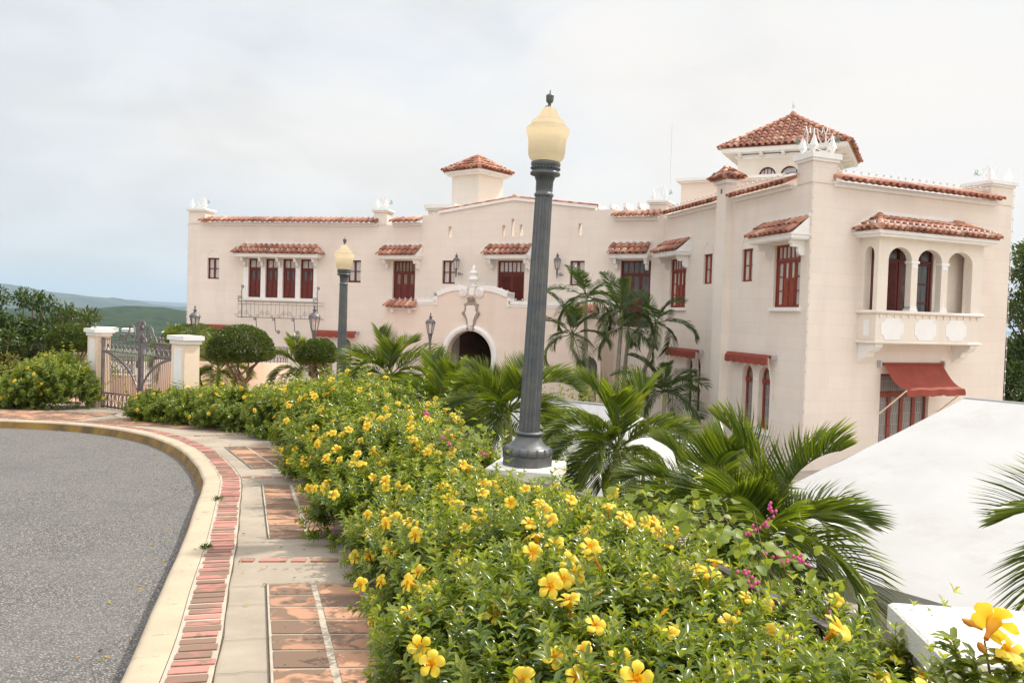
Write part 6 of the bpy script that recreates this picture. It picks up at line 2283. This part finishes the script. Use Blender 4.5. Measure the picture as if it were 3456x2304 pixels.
# feathery weed before the lamp pedestal
def feathery(label, x, y, z, n, L0, seed):
    r = np.random.default_rng(seed)
    t = thing('feathery_shrub', label, 'shrub', (x, y, gz(x, y)))
    m = MB()
    LP, LA, LN, LL = [], [], [], []
    for i in range(n):
        a = r.uniform(0, 6.3)
        d = unit(np.array([math.cos(a), math.sin(a) * 0.8, r.uniform(0.0, 0.5)]))
        b = np.array([x + r.normal() * 0.22, y + r.normal() * 0.16, z + r.normal() * 0.05])
        m.tube([(x, y, gz(x, y)), (b + (x, y, gz(x, y))) / 2, b], [0.006, 0.004, 0.003], 4, False)
        ln = L0 * r.uniform(0.7, 1.2)
        rach = [b + d * ln * s + np.array([0, 0, -0.35 * ln * s * s]) for s in np.linspace(0, 1, 12)]
        m.tube(rach, 0.0018, 4, False)
        sd = unit(np.cross(d, (0, 0, 1)))
        for j, p in enumerate(rach[2:]):
            tl = 0.085 * math.sin(math.pi * (0.15 + 0.75 * j / 10))
            for sg in (-1, 1):
                ax = unit(sd * sg + d * 0.5)
                for q in np.linspace(0.1, 1, 9):
                    c = p + ax * tl * q + np.array([0, 0, -0.2 * tl * q * q])
                    for s2 in (-1, 1):
                        LP.append(c)
                        LA.append(unit(d * s2 + ax * 0.4))
                        LN.append((0, 0, 1) + r.normal(size=3) * 0.2)
                        LL.append(0.016)
    V, F, k = leaves(np.array(LP), np.array(LA), np.array(LN), np.array(LL), 0.34, 1)
    tri_mesh('foliage', V, F, np.repeat(r.random(len(LP)), k), 'feather_leaf', t)
    m.build('stems', 'stalk', t)


feathery('soft feathery leaved shrub covering the near lamp pedestal', 0.28, 6.60, -1.46, 24, 0.32, 5)
feathery('soft feathery leaved shrub left of the near lamp base', -0.40, 6.9, -1.42, 10, 0.25, 8)


def vine(label, pts, n, seed, blooms):
    """coral vine: heart-shaped leaves along trailing stems with sprays of pink bloom"""
    r = np.random.default_rng(seed)
    P = np.array(pts, float)
    t = thing('coral_vine', label, 'vine', tuple(P[0]))
    m = MB()
    LP, LA, LN, LL = [], [], [], []
    for i in range(n):
        f = r.random()
        k = f * (len(P) - 1)
        a, b = P[int(k)], P[min(int(k) + 1, len(P) - 1)]
        c = a + (b - a) * (k % 1) + r.normal(size=3) * (0.13, 0.13, 0.07)
        LP.append(c)
        d = r.normal(size=3) + (0, 0, -0.3)
        LA.append(unit(d))
        LN.append(unit(np.array([-0.1, -0.3, 0.9]) + r.normal(size=3) * 0.35))
        LL.append(r.uniform(0.045, 0.085))
    V, F, k = leaves(np.array(LP), np.array(LA), np.array(LN), np.array(LL), 0.95, 2)
    tri_mesh('foliage', V, F, np.repeat(r.random(len(LP)), k), 'vine_leaf', t)
    for s in range(5):
        m.tube([p + r.normal(size=3) * (0.08, 0.08, 0.05) for p in P], 0.0025, 4, False)
    g = MB()
    for bl in blooms:
        Q = np.array(bl, float)
        m.tube(Q, 0.002, 4, False)
        S = np.linspace(0, len(Q) - 1, 5 * len(Q))
        for s in S:
            a, b = Q[int(s)], Q[min(int(s) + 1, len(Q) - 1)]
            c = a + (b - a) * (s % 1) + r.normal(size=3) * 0.012
            g.lathe([(0.002, -0.008), (0.008, -0.002), (0.0075, 0.006), (0.001, 0.012)], c, 6)
    m.build('stems', 'stalk', t)
    g.build('blossom_sprays', 'pink_bloom', t)


vine('lime leaved vine with pink blossom sprays over the iron fence by the big palm', [(1.28, 3.9, -1.25), (1.25, 4.2, -1.12), (1.12, 4.6, -1.12), (0.95, 5.0, -1.18), (0.8, 5.4, -1.3)], 260, 3,
     [[(1.22, 4.25, -1.10), (1.30, 4.22, -1.05), (1.36, 4.2, -0.97), (1.33, 4.2, -0.92)], [(1.30, 4.0, -1.14), (1.36, 3.95, -1.12), (1.43, 3.9, -1.13)], [(1.05, 3.7, -1.12), (1.12, 3.65, -1.16), (1.18, 3.6, -1.24)], [(1.34, 3.4, -1.2), (1.38, 3.35, -1.28), (1.4, 3.3, -1.34)]])
vine('small vine with pink blossoms in the hedge left of the near lamp', [(-0.75, 7.5, -1.2), (-0.55, 7.7, -1.12), (-0.3, 7.6, -1.16)], 60, 9,
     [[(-0.62, 7.4, -1.1), (-0.56, 7.4, -1.14), (-0.5, 7.38, -1.2)], [(-0.25, 7.3, -1.2), (-0.2, 7.28, -1.25)], [(-0.85, 8.2, -1.0), (-0.8, 8.2, -1.03)]])


# ------------------------------------------------------------------ palms
def frond_mesh(name, Lf, droop, nl, ll, mat, seed, vee=0.55, fwd=0.75, width=0.020, curl=0.5):
    """one pinnate frond along +X arching down; leaflets in a V along the rib"""
    r = np.random.default_rng(seed)
    ts = np.linspace(0, 1, 40)
    phi = -droop * ts ** 1.5
    dx = np.cumsum(np.cos(phi)) / 40 * Lf
    dz = np.cumsum(np.sin(phi)) / 40 * Lf
    Vs, Ts, Rs = [], [], []
    nV = 0

    def addm(V, T, rv):
        nonlocal nV
        Vs.append(V)
        Ts.append(np.array(T) + nV)
        Rs.append(np.full(len(V), rv) if np.isscalar(rv) else rv)
        nV += len(V)
    # rib
    rib = []
    for i in range(40):
        w = 0.016 * (1 - ts[i] * 0.85) * (Lf / 1.3)
        rib += [(dx[i], -w, dz[i]), (dx[i], 0, dz[i] - w * 1.2), (dx[i], w, dz[i]), (dx[i], 0, dz[i] + w * 0.6)]
    T = []
    for i in range(39):
        for k in range(4):
            a, b, c, d = i * 4 + k, i * 4 + (k + 1) % 4, (i + 1) * 4 + (k + 1) % 4, (i + 1) * 4 + k
            T += [(a, b, c), (a, c, d)]
    addm(np.array(rib), T, 0.75)
    for side in (-1, 1):
        for j in range(nl):
            t = 0.16 + 0.84 * (j + r.random() * 0.5) / nl
            i = min(39, int(t * 39))
            p = np.array([dx[i], 0, dz[i]])
            tang = np.array([math.cos(phi[i]), 0, math.sin(phi[i])])
            nor = np.array([-tang[2], 0, tang[0]])
            sd = np.array([0, side, 0.0])
            length = ll * (0.55 + 0.6 * math.sin(math.pi * min(1, (t * 0.9 + 0.08)))) * r.uniform(0.88, 1.08) * (1 - 0.45 * max(0, t - 0.8) / 0.2)
            f = fwd + 0.9 * t * t
            d0 = unit(sd * 1.0 + tang * f + nor * (vee + r.normal() * 0.14))
            down = np.array([0, 0, -1.0])
            V = []
            wd = unit(np.cross(d0, nor) * 0.6 + nor * side * 0.5 + r.normal(size=3) * 0.25)
            for s, w in ((0, 0.5), (0.3, 1.0), (0.65, 0.85)):
                q = p + d0 * length * s + down * length * curl * s ** 2.2
                V += [q - wd * width * w / 2, q + wd * width * w / 2]
            V.append(p + d0 * length + down * length * curl)
            base = float(np.clip(0.42 + 0.25 * r.normal() * 0.6, 0, 1))
            rv = np.array([base, base, base, base, base + 0.06, base + 0.06, min(1, base + 0.34)])
            addm(np.array(V), [(0, 1, 3), (0, 3, 2), (2, 3, 5), (2, 5, 4), (4, 5, 6)], np.clip(rv, 0, 1))
    o = tri_mesh(name, np.vstack(Vs), np.vstack(Ts), np.concatenate(Rs), mat)
    me = o.data
    bpy.data.objects.remove(o)
    return me


NEAR_F = [frond_mesh('frond', 1.25, d, 92, 0.46, 'palm_leaf', s, v, 0.85, 0.024, c) for s, d, v, c in ((1, 1.05, 1.1, 0.2), (2, 1.6, 1.0, 0.28), (3, 2.1, 0.85, 0.38), (4, 2.6, 0.65, 0.5), (5, 1.8, 0.95, 0.32))]
TALL_F = [frond_mesh('frond', 1.9, d, 60, 0.44, 'shaded_palm_leaf', s, v, 0.5, 0.030, c) for s, d, v, c in ((11, 0.8, 0.75, 0.25), (12, 1.35, 0.55, 0.35), (13, 1.8, 0.45, 0.45), (14, 2.2, 0.35, 0.5))]


def palm(label, base, crown, n, meshes, size, seed, shaft=0.5, tr=(0.075, 0.055), bend=None, name='palm_tree', group=None, spear=True, spread=(1.35, -0.35), az0=0.0, skip=None):
    """trunk, green crownshaft and arching fronds; each frond is a part of its own"""
    r = np.random.default_rng(seed)
    base, crown = np.array(base, float), np.array(crown, float)
    t = thing(name, label, 'palm tree', tuple(base), group)
    up = np.array([0, 0, 1.0])
    b2 = base + (crown - base) * 0.5 + (np.array(bend) if bend is not None else 0)
    s0 = crown - up * shaft
    pts = []
    for k in np.linspace(0, 1, 26):
        pts.append((1 - k) ** 2 * base + 2 * k * (1 - k) * b2 + k * k * s0)
    m = MB()
    rr = np.linspace(tr[0], tr[1], 26) * (1 + 0.05 * (np.arange(26) % 2))
    rr[0] *= 1.3
    m.tube(pts, rr, 10)
    m.build('trunk', 'palm_trunk', t)
    m = MB()
    m.tube([s0 - up * 0.01, s0 + up * shaft * 0.3, s0 + up * shaft * 0.7, crown + up * 0.03], [tr[1] * 1.02, tr[1] * 1.25, tr[1] * 1.0, tr[1] * 0.5], 12)
    m.build('crownshaft', 'crownshaft', t)
    az = az0
    k0 = len(meshes)
    for i in range(n):
        f = i / max(1, n - 1)
        az += 2.399 + r.normal() * 0.15
        if skip and any(abs((az - s + math.pi) % (2 * math.pi) - math.pi) < w for s, w in skip):
            continue
        el = spread[0] + (spread[1] - spread[0]) * f ** 0.85 + r.normal() * 0.08
        me = meshes[min(k0 - 1, int(f * k0 * 0.95 + r.random() * 0.7))]
        o = bpy.data.objects.new('frond', me)
        COL.objects.link(o)
        o.parent = t
        o.location = Vector(crown - base)
        o.rotation_euler = (Matrix.Rotation(az, 3, 'Z') @ Matrix.Rotation(-el, 3, 'Y') @ Matrix.Rotation(r.normal() * 0.3, 3, 'X')).to_euler()
        s = size * r.uniform(0.85, 1.12)
        o.scale = (s, s, s)
    if spear:
        m = MB()
        d = unit(np.array([r.normal() * 0.15, r.normal() * 0.15, 1.0]))
        m.tube([crown, crown + d * 0.55 * size, crown + d * 0.95 * size], [0.014, 0.012, 0.002], 5)
        m.build('spear_leaf', 'crownshaft', t)
    return t


GP = 'low palms along the courtyard side of the hedge'
palm('low palm left of the entrance arch behind the hedge', (-2.28, 15.5, YARD), (-2.27, 15.5, -1.22), 17, NEAR_F, 0.90, 1, 0.6, group=GP)
palm('low palm directly before the entrance arch with a tall spear leaf', (-1.12, 13.0, YARD), (-1.05, 13.0, -1.52), 16, NEAR_F, 0.84, 2, 0.6, group=GP)
palm('low palm behind the shaft of the near lamp', (-0.06, 11.0, YARD), (-0.02, 11.0, -1.28), 18, NEAR_F, 0.84, 3, 0.6, group=GP, spread=(1.3, -0.3))
palm('low palm right of the near lamp before the small tent', (1.22, 9.5, YARD), (1.25, 9.5, -1.50), 17, NEAR_F, 0.80, 4, 0.55, group=GP)
palm('low palm with fronds over the hedge left of the big palm', (2.05, 8.1, YARD), (1.9, 8.0, -1.86), 17, NEAR_F, 0.84, 5, 0.5, group=GP)
palm('largest near palm with arching fronds before the big tent', (2.22, 7.0, YARD), (2.20, 7.0, -1.84), 19, NEAR_F, 0.90, 6, 0.5, group=GP, spread=(1.4, -0.55))
palm('palm fronds entering at the right edge in front of the big tent', (4.35, 5.4, YARD), (4.35, 5.4, -1.50), 15, NEAR_F, 0.86, 7, 0.5, group=GP)
palm('palm behind the right gate pillar beside the clipped tree', (-8.15, 23.4, gz(-8, 23.4)), (-8.25, 23.4, -1.85), 15, NEAR_F, 0.95, 8, 0.5, group=GP)
palm('palm seen through the middle of the iron gate', (-10.95, 27.3, gz(-10, 27.3)), (-10.9, 27.3, -1.75), 15, NEAR_F, 0.95, 9, 0.5, (0.10, 0.075), group=GP)
palm('small palm under the right side of the clipped tree', (-6.1, 24.0, gz(-6, 24)), (-6.1, 24.0, -1.75), 12, NEAR_F, 0.95, 10, 0.4, group=GP)
GT_ = 'tall thin palms in the inner corner'
tall = [('tall thin palm leaning left over the arched iron door', (3.15, 29.2, YARD), (2.10, 29.0, -0.62), (0.35, 0, 0.0), 9, 21),
        ('tallest thin palm standing left in the inner corner clump', (2.90, 29.6, YARD), (2.58, 29.5, 0.72), (-0.1, 0, 0), 9, 22),
        ('straight thin palm in the middle of the inner corner clump', (3.65, 29.2, YARD), (3.80, 29.0, 0.25), (0.0, 0, 0), 10, 23),
        ('thin palm with drooping crown behind the straight one', (3.95, 29.8, YARD), (4.15, 29.8, -0.35), (0.0, 0, 0), 5, 24),
        ('thin palm curving right towards the wing window', (4.25, 29.0, YARD), (5.02, 29.0, -0.12), (-0.25, 0, -0.3), 8, 25),
        ('low dark palm at the foot of the inner corner clump', (5.25, 28.2, YARD), (5.25, 28.2, -2.45), None, 14, 26)]
for lab, b, c, bd, n, sd in tall:
    palm(lab, b, c, n, TALL_F, 0.93 if sd != 26 else 1.0, sd, 0.5, (0.09, 0.06), bd, 'slender_palm', GT_, sd in (22,), (1.15, -0.25))


# ------------------------------------------------------------------ clipped trees, shrubs and trees
def limb(m, a, b, r0, r1, wob=0.08, n=6, seed=0):
    r = np.random.default_rng(seed)
    a, b = np.array(a, float), np.array(b, float)
    pts = [a + (b - a) * k + r.normal(size=3) * wob * math.sin(math.pi * k) for k in np.linspace(0, 1, n)]
    m.tube(pts, np.linspace(r0, r1, n), 8)


def topiary(label, x, y, z0, zc, w, h, seed, n=17000):
    """clipped dome on a forked trunk; zc = underside of the dome"""
    r = np.random.default_rng(seed)
    t = thing('clipped_tree', label, 'tree', (x, y, z0), 'dome clipped trees')
    m = MB()
    fork = np.array([x + 0.03, y, z0 + (zc - z0) * 0.45])
    limb(m, (x, y, z0), fork, 0.085, 0.07, 0.02, 6, seed)
    for k in range(7):
        a = k * 2 * math.pi / 7 + r.random() * 0.5
        limb(m, fork, (x + w * 0.62 * math.cos(a), y + w * 0.62 * math.sin(a), zc + 0.12), 0.045, 0.018, 0.04, 6, seed + k)
    m.build('trunk', 'bark', t)
    D = unit(r.normal(size=(n, 3)))
    up_ = D[:, 2] > 0
    D[~up_, 2] *= 0.16
    p = np.abs(D) ** 0.92 * np.sign(D)
    bmp = np.array([1 + 0.045 * noise.noise(Vector((d[0] * 4 + seed, d[1] * 4, d[2] * 4))) for d in D])
    dep = (1 - 0.13 * r.random(n) ** 1.5) * bmp
    P = np.array([x, y, zc + h * 0.2]) + p * np.array([w, w, h * 0.8]) * dep[:, None]
    A = unit(D + r.normal(size=(n, 3)) * 0.75 + (0, 0, 0.2))
    V, F, k = leaves(P, A, unit(D + r.normal(size=(n, 3)) * 0.5), r.uniform(0.045, 0.08, n), 0.5, 1)
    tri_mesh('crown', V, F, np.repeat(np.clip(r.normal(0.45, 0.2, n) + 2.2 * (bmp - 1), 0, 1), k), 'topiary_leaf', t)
    return t


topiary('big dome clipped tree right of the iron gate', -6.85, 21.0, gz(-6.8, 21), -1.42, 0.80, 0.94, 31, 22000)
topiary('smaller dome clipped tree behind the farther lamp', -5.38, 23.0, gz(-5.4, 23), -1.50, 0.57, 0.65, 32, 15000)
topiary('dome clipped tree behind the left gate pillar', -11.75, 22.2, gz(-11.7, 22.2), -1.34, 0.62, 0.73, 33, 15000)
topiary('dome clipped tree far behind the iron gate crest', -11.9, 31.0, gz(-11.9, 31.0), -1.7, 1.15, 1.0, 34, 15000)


def leafy(label, name, cat, x, y, z0, clumps, leaf, nper, mat, seed, trunk=0.16, flat=0.8, group=None, wr=0.5):
    """tree or shrub: trunk and limbs to every leaf clump, leaves through each clump's volume"""
    r = np.random.default_rng(seed)
    t = thing(name, label, cat, (x, y, z0), group)
    m = MB()
    zc = np.mean([c[2] for c in clumps])
    fork = np.array([x, y, z0 + (zc - z0) * 0.35])
    limb(m, (x, y, z0), fork, trunk, trunk * 0.75, 0.05, 6, seed)
    for i, c in enumerate(clumps):
        limb(m, fork, c[:3], trunk * 0.35, trunk * 0.06, 0.12, 6, seed + i)
    m.build('trunk', 'bark', t)
    VV, FF, RR, off = [], [], [], 0
    for c in clumps:
        n = int(nper * (c[3] / 0.6) ** 2)
        D = unit(r.normal(size=(n, 3)))
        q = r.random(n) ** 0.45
        bm = np.array([1 + 0.4 * noise.noise(Vector((d[0] * 1.8 + c[0], d[1] * 1.8 + c[1], d[2] * 1.8))) for d in D])
        P = np.array(c[:3]) + D * (q * bm)[:, None] * np.array([c[3], c[3], c[3] * flat])
        A = unit(D * 0.8 + r.normal(size=(n, 3)) * 0.6 + (0, 0, 0.25))
        V, F, k = leaves(P, A, unit(D * 0.5 + (0, 0, 0.7) + r.normal(size=(n, 3)) * 0.4), r.uniform(*leaf, n), wr, 1)
        VV.append(V)
        FF.append(F + off)
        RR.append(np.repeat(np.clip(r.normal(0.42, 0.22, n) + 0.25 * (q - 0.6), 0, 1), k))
        off += len(V)
    tri_mesh('crown', np.vstack(VV), np.vstack(FF), np.concatenate(RR), mat, t)
    return t


r_ = np.random.default_rng(77)
# dark tree at the left edge: tiers of leaf clumps
cl_ = []
for i in range(78):
    a, q = r_.uniform(0, 6.3), r_.random() ** 0.6
    zz_ = r_.uniform(-3.4, -0.55)
    ww = 2.5 * (1 - 0.12 * max(0, zz_ + 1.2) ** 2)
    cl_.append((-15.6 + ww * q * math.cos(a), 27.0 + 2.0 * q * math.sin(a), zz_, r_.uniform(0.30, 0.52)))
for x, z, q in ((-16.0, 0.32, 0.34), (-16.1, 0.05, 0.42), (-16.6, 0.15, 0.4), (-15.0, 0.02, 0.40), (-14.5, -0.02, 0.36), (-14.1, -0.12, 0.36), (-13.5, -0.38, 0.38), (-13.1, -0.50, 0.34), (-12.7, -0.46, 0.32), (-12.5, -0.62, 0.32), (-17.2, 0.1, 0.5)):
    cl_.append((x, 27.0 + r_.normal() * 0.3, z, q))
cl_ = [(c[0] - 1.15, *c[1:]) for c in cl_]
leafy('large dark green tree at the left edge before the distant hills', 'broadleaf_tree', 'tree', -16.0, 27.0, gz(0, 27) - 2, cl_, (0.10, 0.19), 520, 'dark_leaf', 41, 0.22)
cl_ = [(-12.6 + r_.normal() * 0.8, 23.2 + r_.normal() * 0.3, -1.95 + r_.normal() * 0.22, r_.uniform(0.28, 0.45)) for i in range(26)]
leafy('pale lime shrub under the left clipped tree', 'lime_shrub', 'shrub', -12.4, 23.2, gz(0, 23.2), cl_, (0.05, 0.09), 420, 'lime_leaf', 42, 0.06)
cl_ = [(-14.5 + r_.normal() * 1.3, 21.6 + r_.normal() * 0.3, -2.5 + r_.normal() * 0.2, r_.uniform(0.3, 0.5)) for i in range(22)]
leafy('dark undergrowth shrub behind the far left fence', 'dark_shrub', 'shrub', -14.4, 21.6, gz(0, 21.6), cl_, (0.06, 0.11), 380, 'dark_leaf', 43, 0.06)
cl_ = []
for i in range(80):
    a, q = r_.uniform(0, 6.3), r_.random() ** 0.55
    zz_ = r_.uniform(-3.8, 3.6)
    ww = 3.0 * math.sqrt(max(0.1, 1 - (max(0, zz_ - 0.5) / 3.9) ** 2))
    cl_.append((22.4 + ww * q * math.cos(a), 33.5 + ww * q * math.sin(a), zz_, r_.uniform(0.5, 0.9)))
for i in range(34):
    cl_.append((21.8 + r_.normal() * 2.0, 33.0 + r_.normal() * 1.5, r_.uniform(-4.3, -1.5), r_.uniform(0.5, 0.9)))
leafy('tall dark tree behind the far right corner of the mansion', 'broadleaf_tree', 'tree', 22.4, 33.5, YARD, cl_, (0.12, 0.24), 300, 'dark_leaf', 44, 0.3)
cl_ = [(0.15 + r_.normal() * 0.75, 17.0 + r_.normal() * 0.3, -2.05 + r_.normal() * 0.3, r_.uniform(0.28, 0.42)) for i in range(26)]
leafy('pale green shrub below the entrance arch behind the middle palms', 'lime_shrub', 'shrub', 0.15, 17.0, YARD, cl_, (0.05, 0.09), 380, 'lime_leaf', 45, 0.05)
cl_ = [(1.9 + r_.normal() * 0.5, 23.0 + r_.normal() * 0.3, -2.6 + r_.normal() * 0.25, r_.uniform(0.2, 0.36)) for i in range(14)]
leafy('thin twiggy shrub by the arched iron door', 'twiggy_shrub', 'shrub', 1.9, 23.0, YARD, cl_, (0.04, 0.08), 170, 'lime_leaf', 46, 0.04)
cl_ = [(-1.75 + r_.normal() * 0.35, 13.6 + r_.normal() * 0.2, -1.75 + r_.normal() * 0.25, r_.uniform(0.2, 0.34)) for i in range(14)]
leafy('leafy shrub between the two palms before the entrance', 'dark_shrub', 'shrub', -1.75, 13.6, YARD, cl_, (0.05, 0.10), 340, 'topiary_leaf', 47, 0.05)
cl_ = [(-5.6 + r_.normal() * 0.35, 19.2 + r_.normal() * 0.2, -2.0 + r_.normal() * 0.12, r_.uniform(0.18, 0.28)) for i in range(12)]
sw = leafy('shrub topped with small cream flowers under the clipped trees', 'cream_flowered_shrub', 'shrub', -5.6, 19.2, gz(0, 19.2), cl_, (0.05, 0.08), 300, 'lime_leaf', 48, 0.04)
m = MB()
for c in cl_:
    for k in range(16):
        d = rand_dirs(1)[0]
        d[2] = abs(d[2])
        p = np.array(c[:3]) + d * c[3]
        m.lathe([(0.002, 0), (0.022, 0.010), (0.03, 0.022), (0.001, 0.03)], p, 5)
o = m.build('blossoms', 'white_bloom', sw)
o['kind'] = 'stuff'
# weeds in the joint between kerb and brick edging
for i, (k, lab) in enumerate(((14, 'tuft of weeds in the kerb joint beside the near bricks'), (30, 'small tuft of weeds at the kerb by the brick band'), (44, 'tuft of weeds at the kerb where it starts to curve'))):
    p = KERB[k] + KN[k] * 0.01
    t = thing('weed_tuft', lab, 'weed', (p[0], p[1], gz(*p)))
    n = 46
    r2 = np.random.default_rng(i + 60)
    P = np.c_[p[0] + r2.normal(size=n) * 0.018, p[1] + r2.normal(size=n) * 0.035, np.full(n, gz(*p) + 0.004)]
    A = unit(r2.normal(size=(n, 3)) * (0.7, 0.7, 0.3) + (0, 0, 0.5))
    V, F, k_ = leaves(P, A, rand_dirs(n), r2.uniform(0.025, 0.05, n), 0.3, 1)
    tri_mesh('blades', V, F, np.repeat(r2.random(n), k_), 'topiary_leaf', t)

# fallen leaves on the walkway and along the gutter
n = 190
r2 = np.random.default_rng(90)
kk = r2.integers(10, len(KERB) - 14, n)
of = np.where(r2.random(n) < 0.45, r2.uniform(-0.50, -0.25, n), r2.uniform(0.25, 0.95, n))
Pk = KERB[kk] + KN[kk] * of[:, None] + r2.normal(size=(n, 2)) * 0.05
zz_ = gz(Pk[:, 0], Pk[:, 1]) + np.where(of < 0, -0.143, 0.010)
A = unit(np.c_[r2.normal(size=(n, 2)), r2.normal(size=n) * 0.12])
V, F, k_ = leaves(np.c_[Pk, zz_], A, np.tile((0.05, 0.0, 1.0), (n, 1)), r2.uniform(0.02, 0.05, n), 0.36, 1)
o = tri_mesh('fallen_leaves', V, F, np.repeat(r2.choice([0.1, 0.97, 1.0, 0.6], n), k_), 'allamanda_leaf')
tag(o, 'small fallen leaves scattered on the walkway and in the gutter', 'fallen leaves', None, 'stuff')

# ------------------------------------------------------------------ haze: the air between here and the mountains
m = MB()
m.box((-24000, -3000, -140), (30000, 27000, 520))
hz = m.build('haze', 'concrete')
hz.data.materials.clear()
hm = bpy.data.materials.new('haze')
hm.use_nodes = True
t = hm.node_tree
t.nodes.clear()
pv = t.nodes.new('ShaderNodeVolumePrincipled')
pv.inputs['Color'].default_value = (0.60, 0.79, 0.96, 1)
pv.inputs['Density'].default_value = 0.000065
pv.inputs['Anisotropy'].default_value = 0.1
ou = t.nodes.new('ShaderNodeOutputMaterial')
L(t, pv.outputs[0], ou.inputs['Volume'])
hz.data.materials.append(hm)
hz['kind'] = 'stuff'
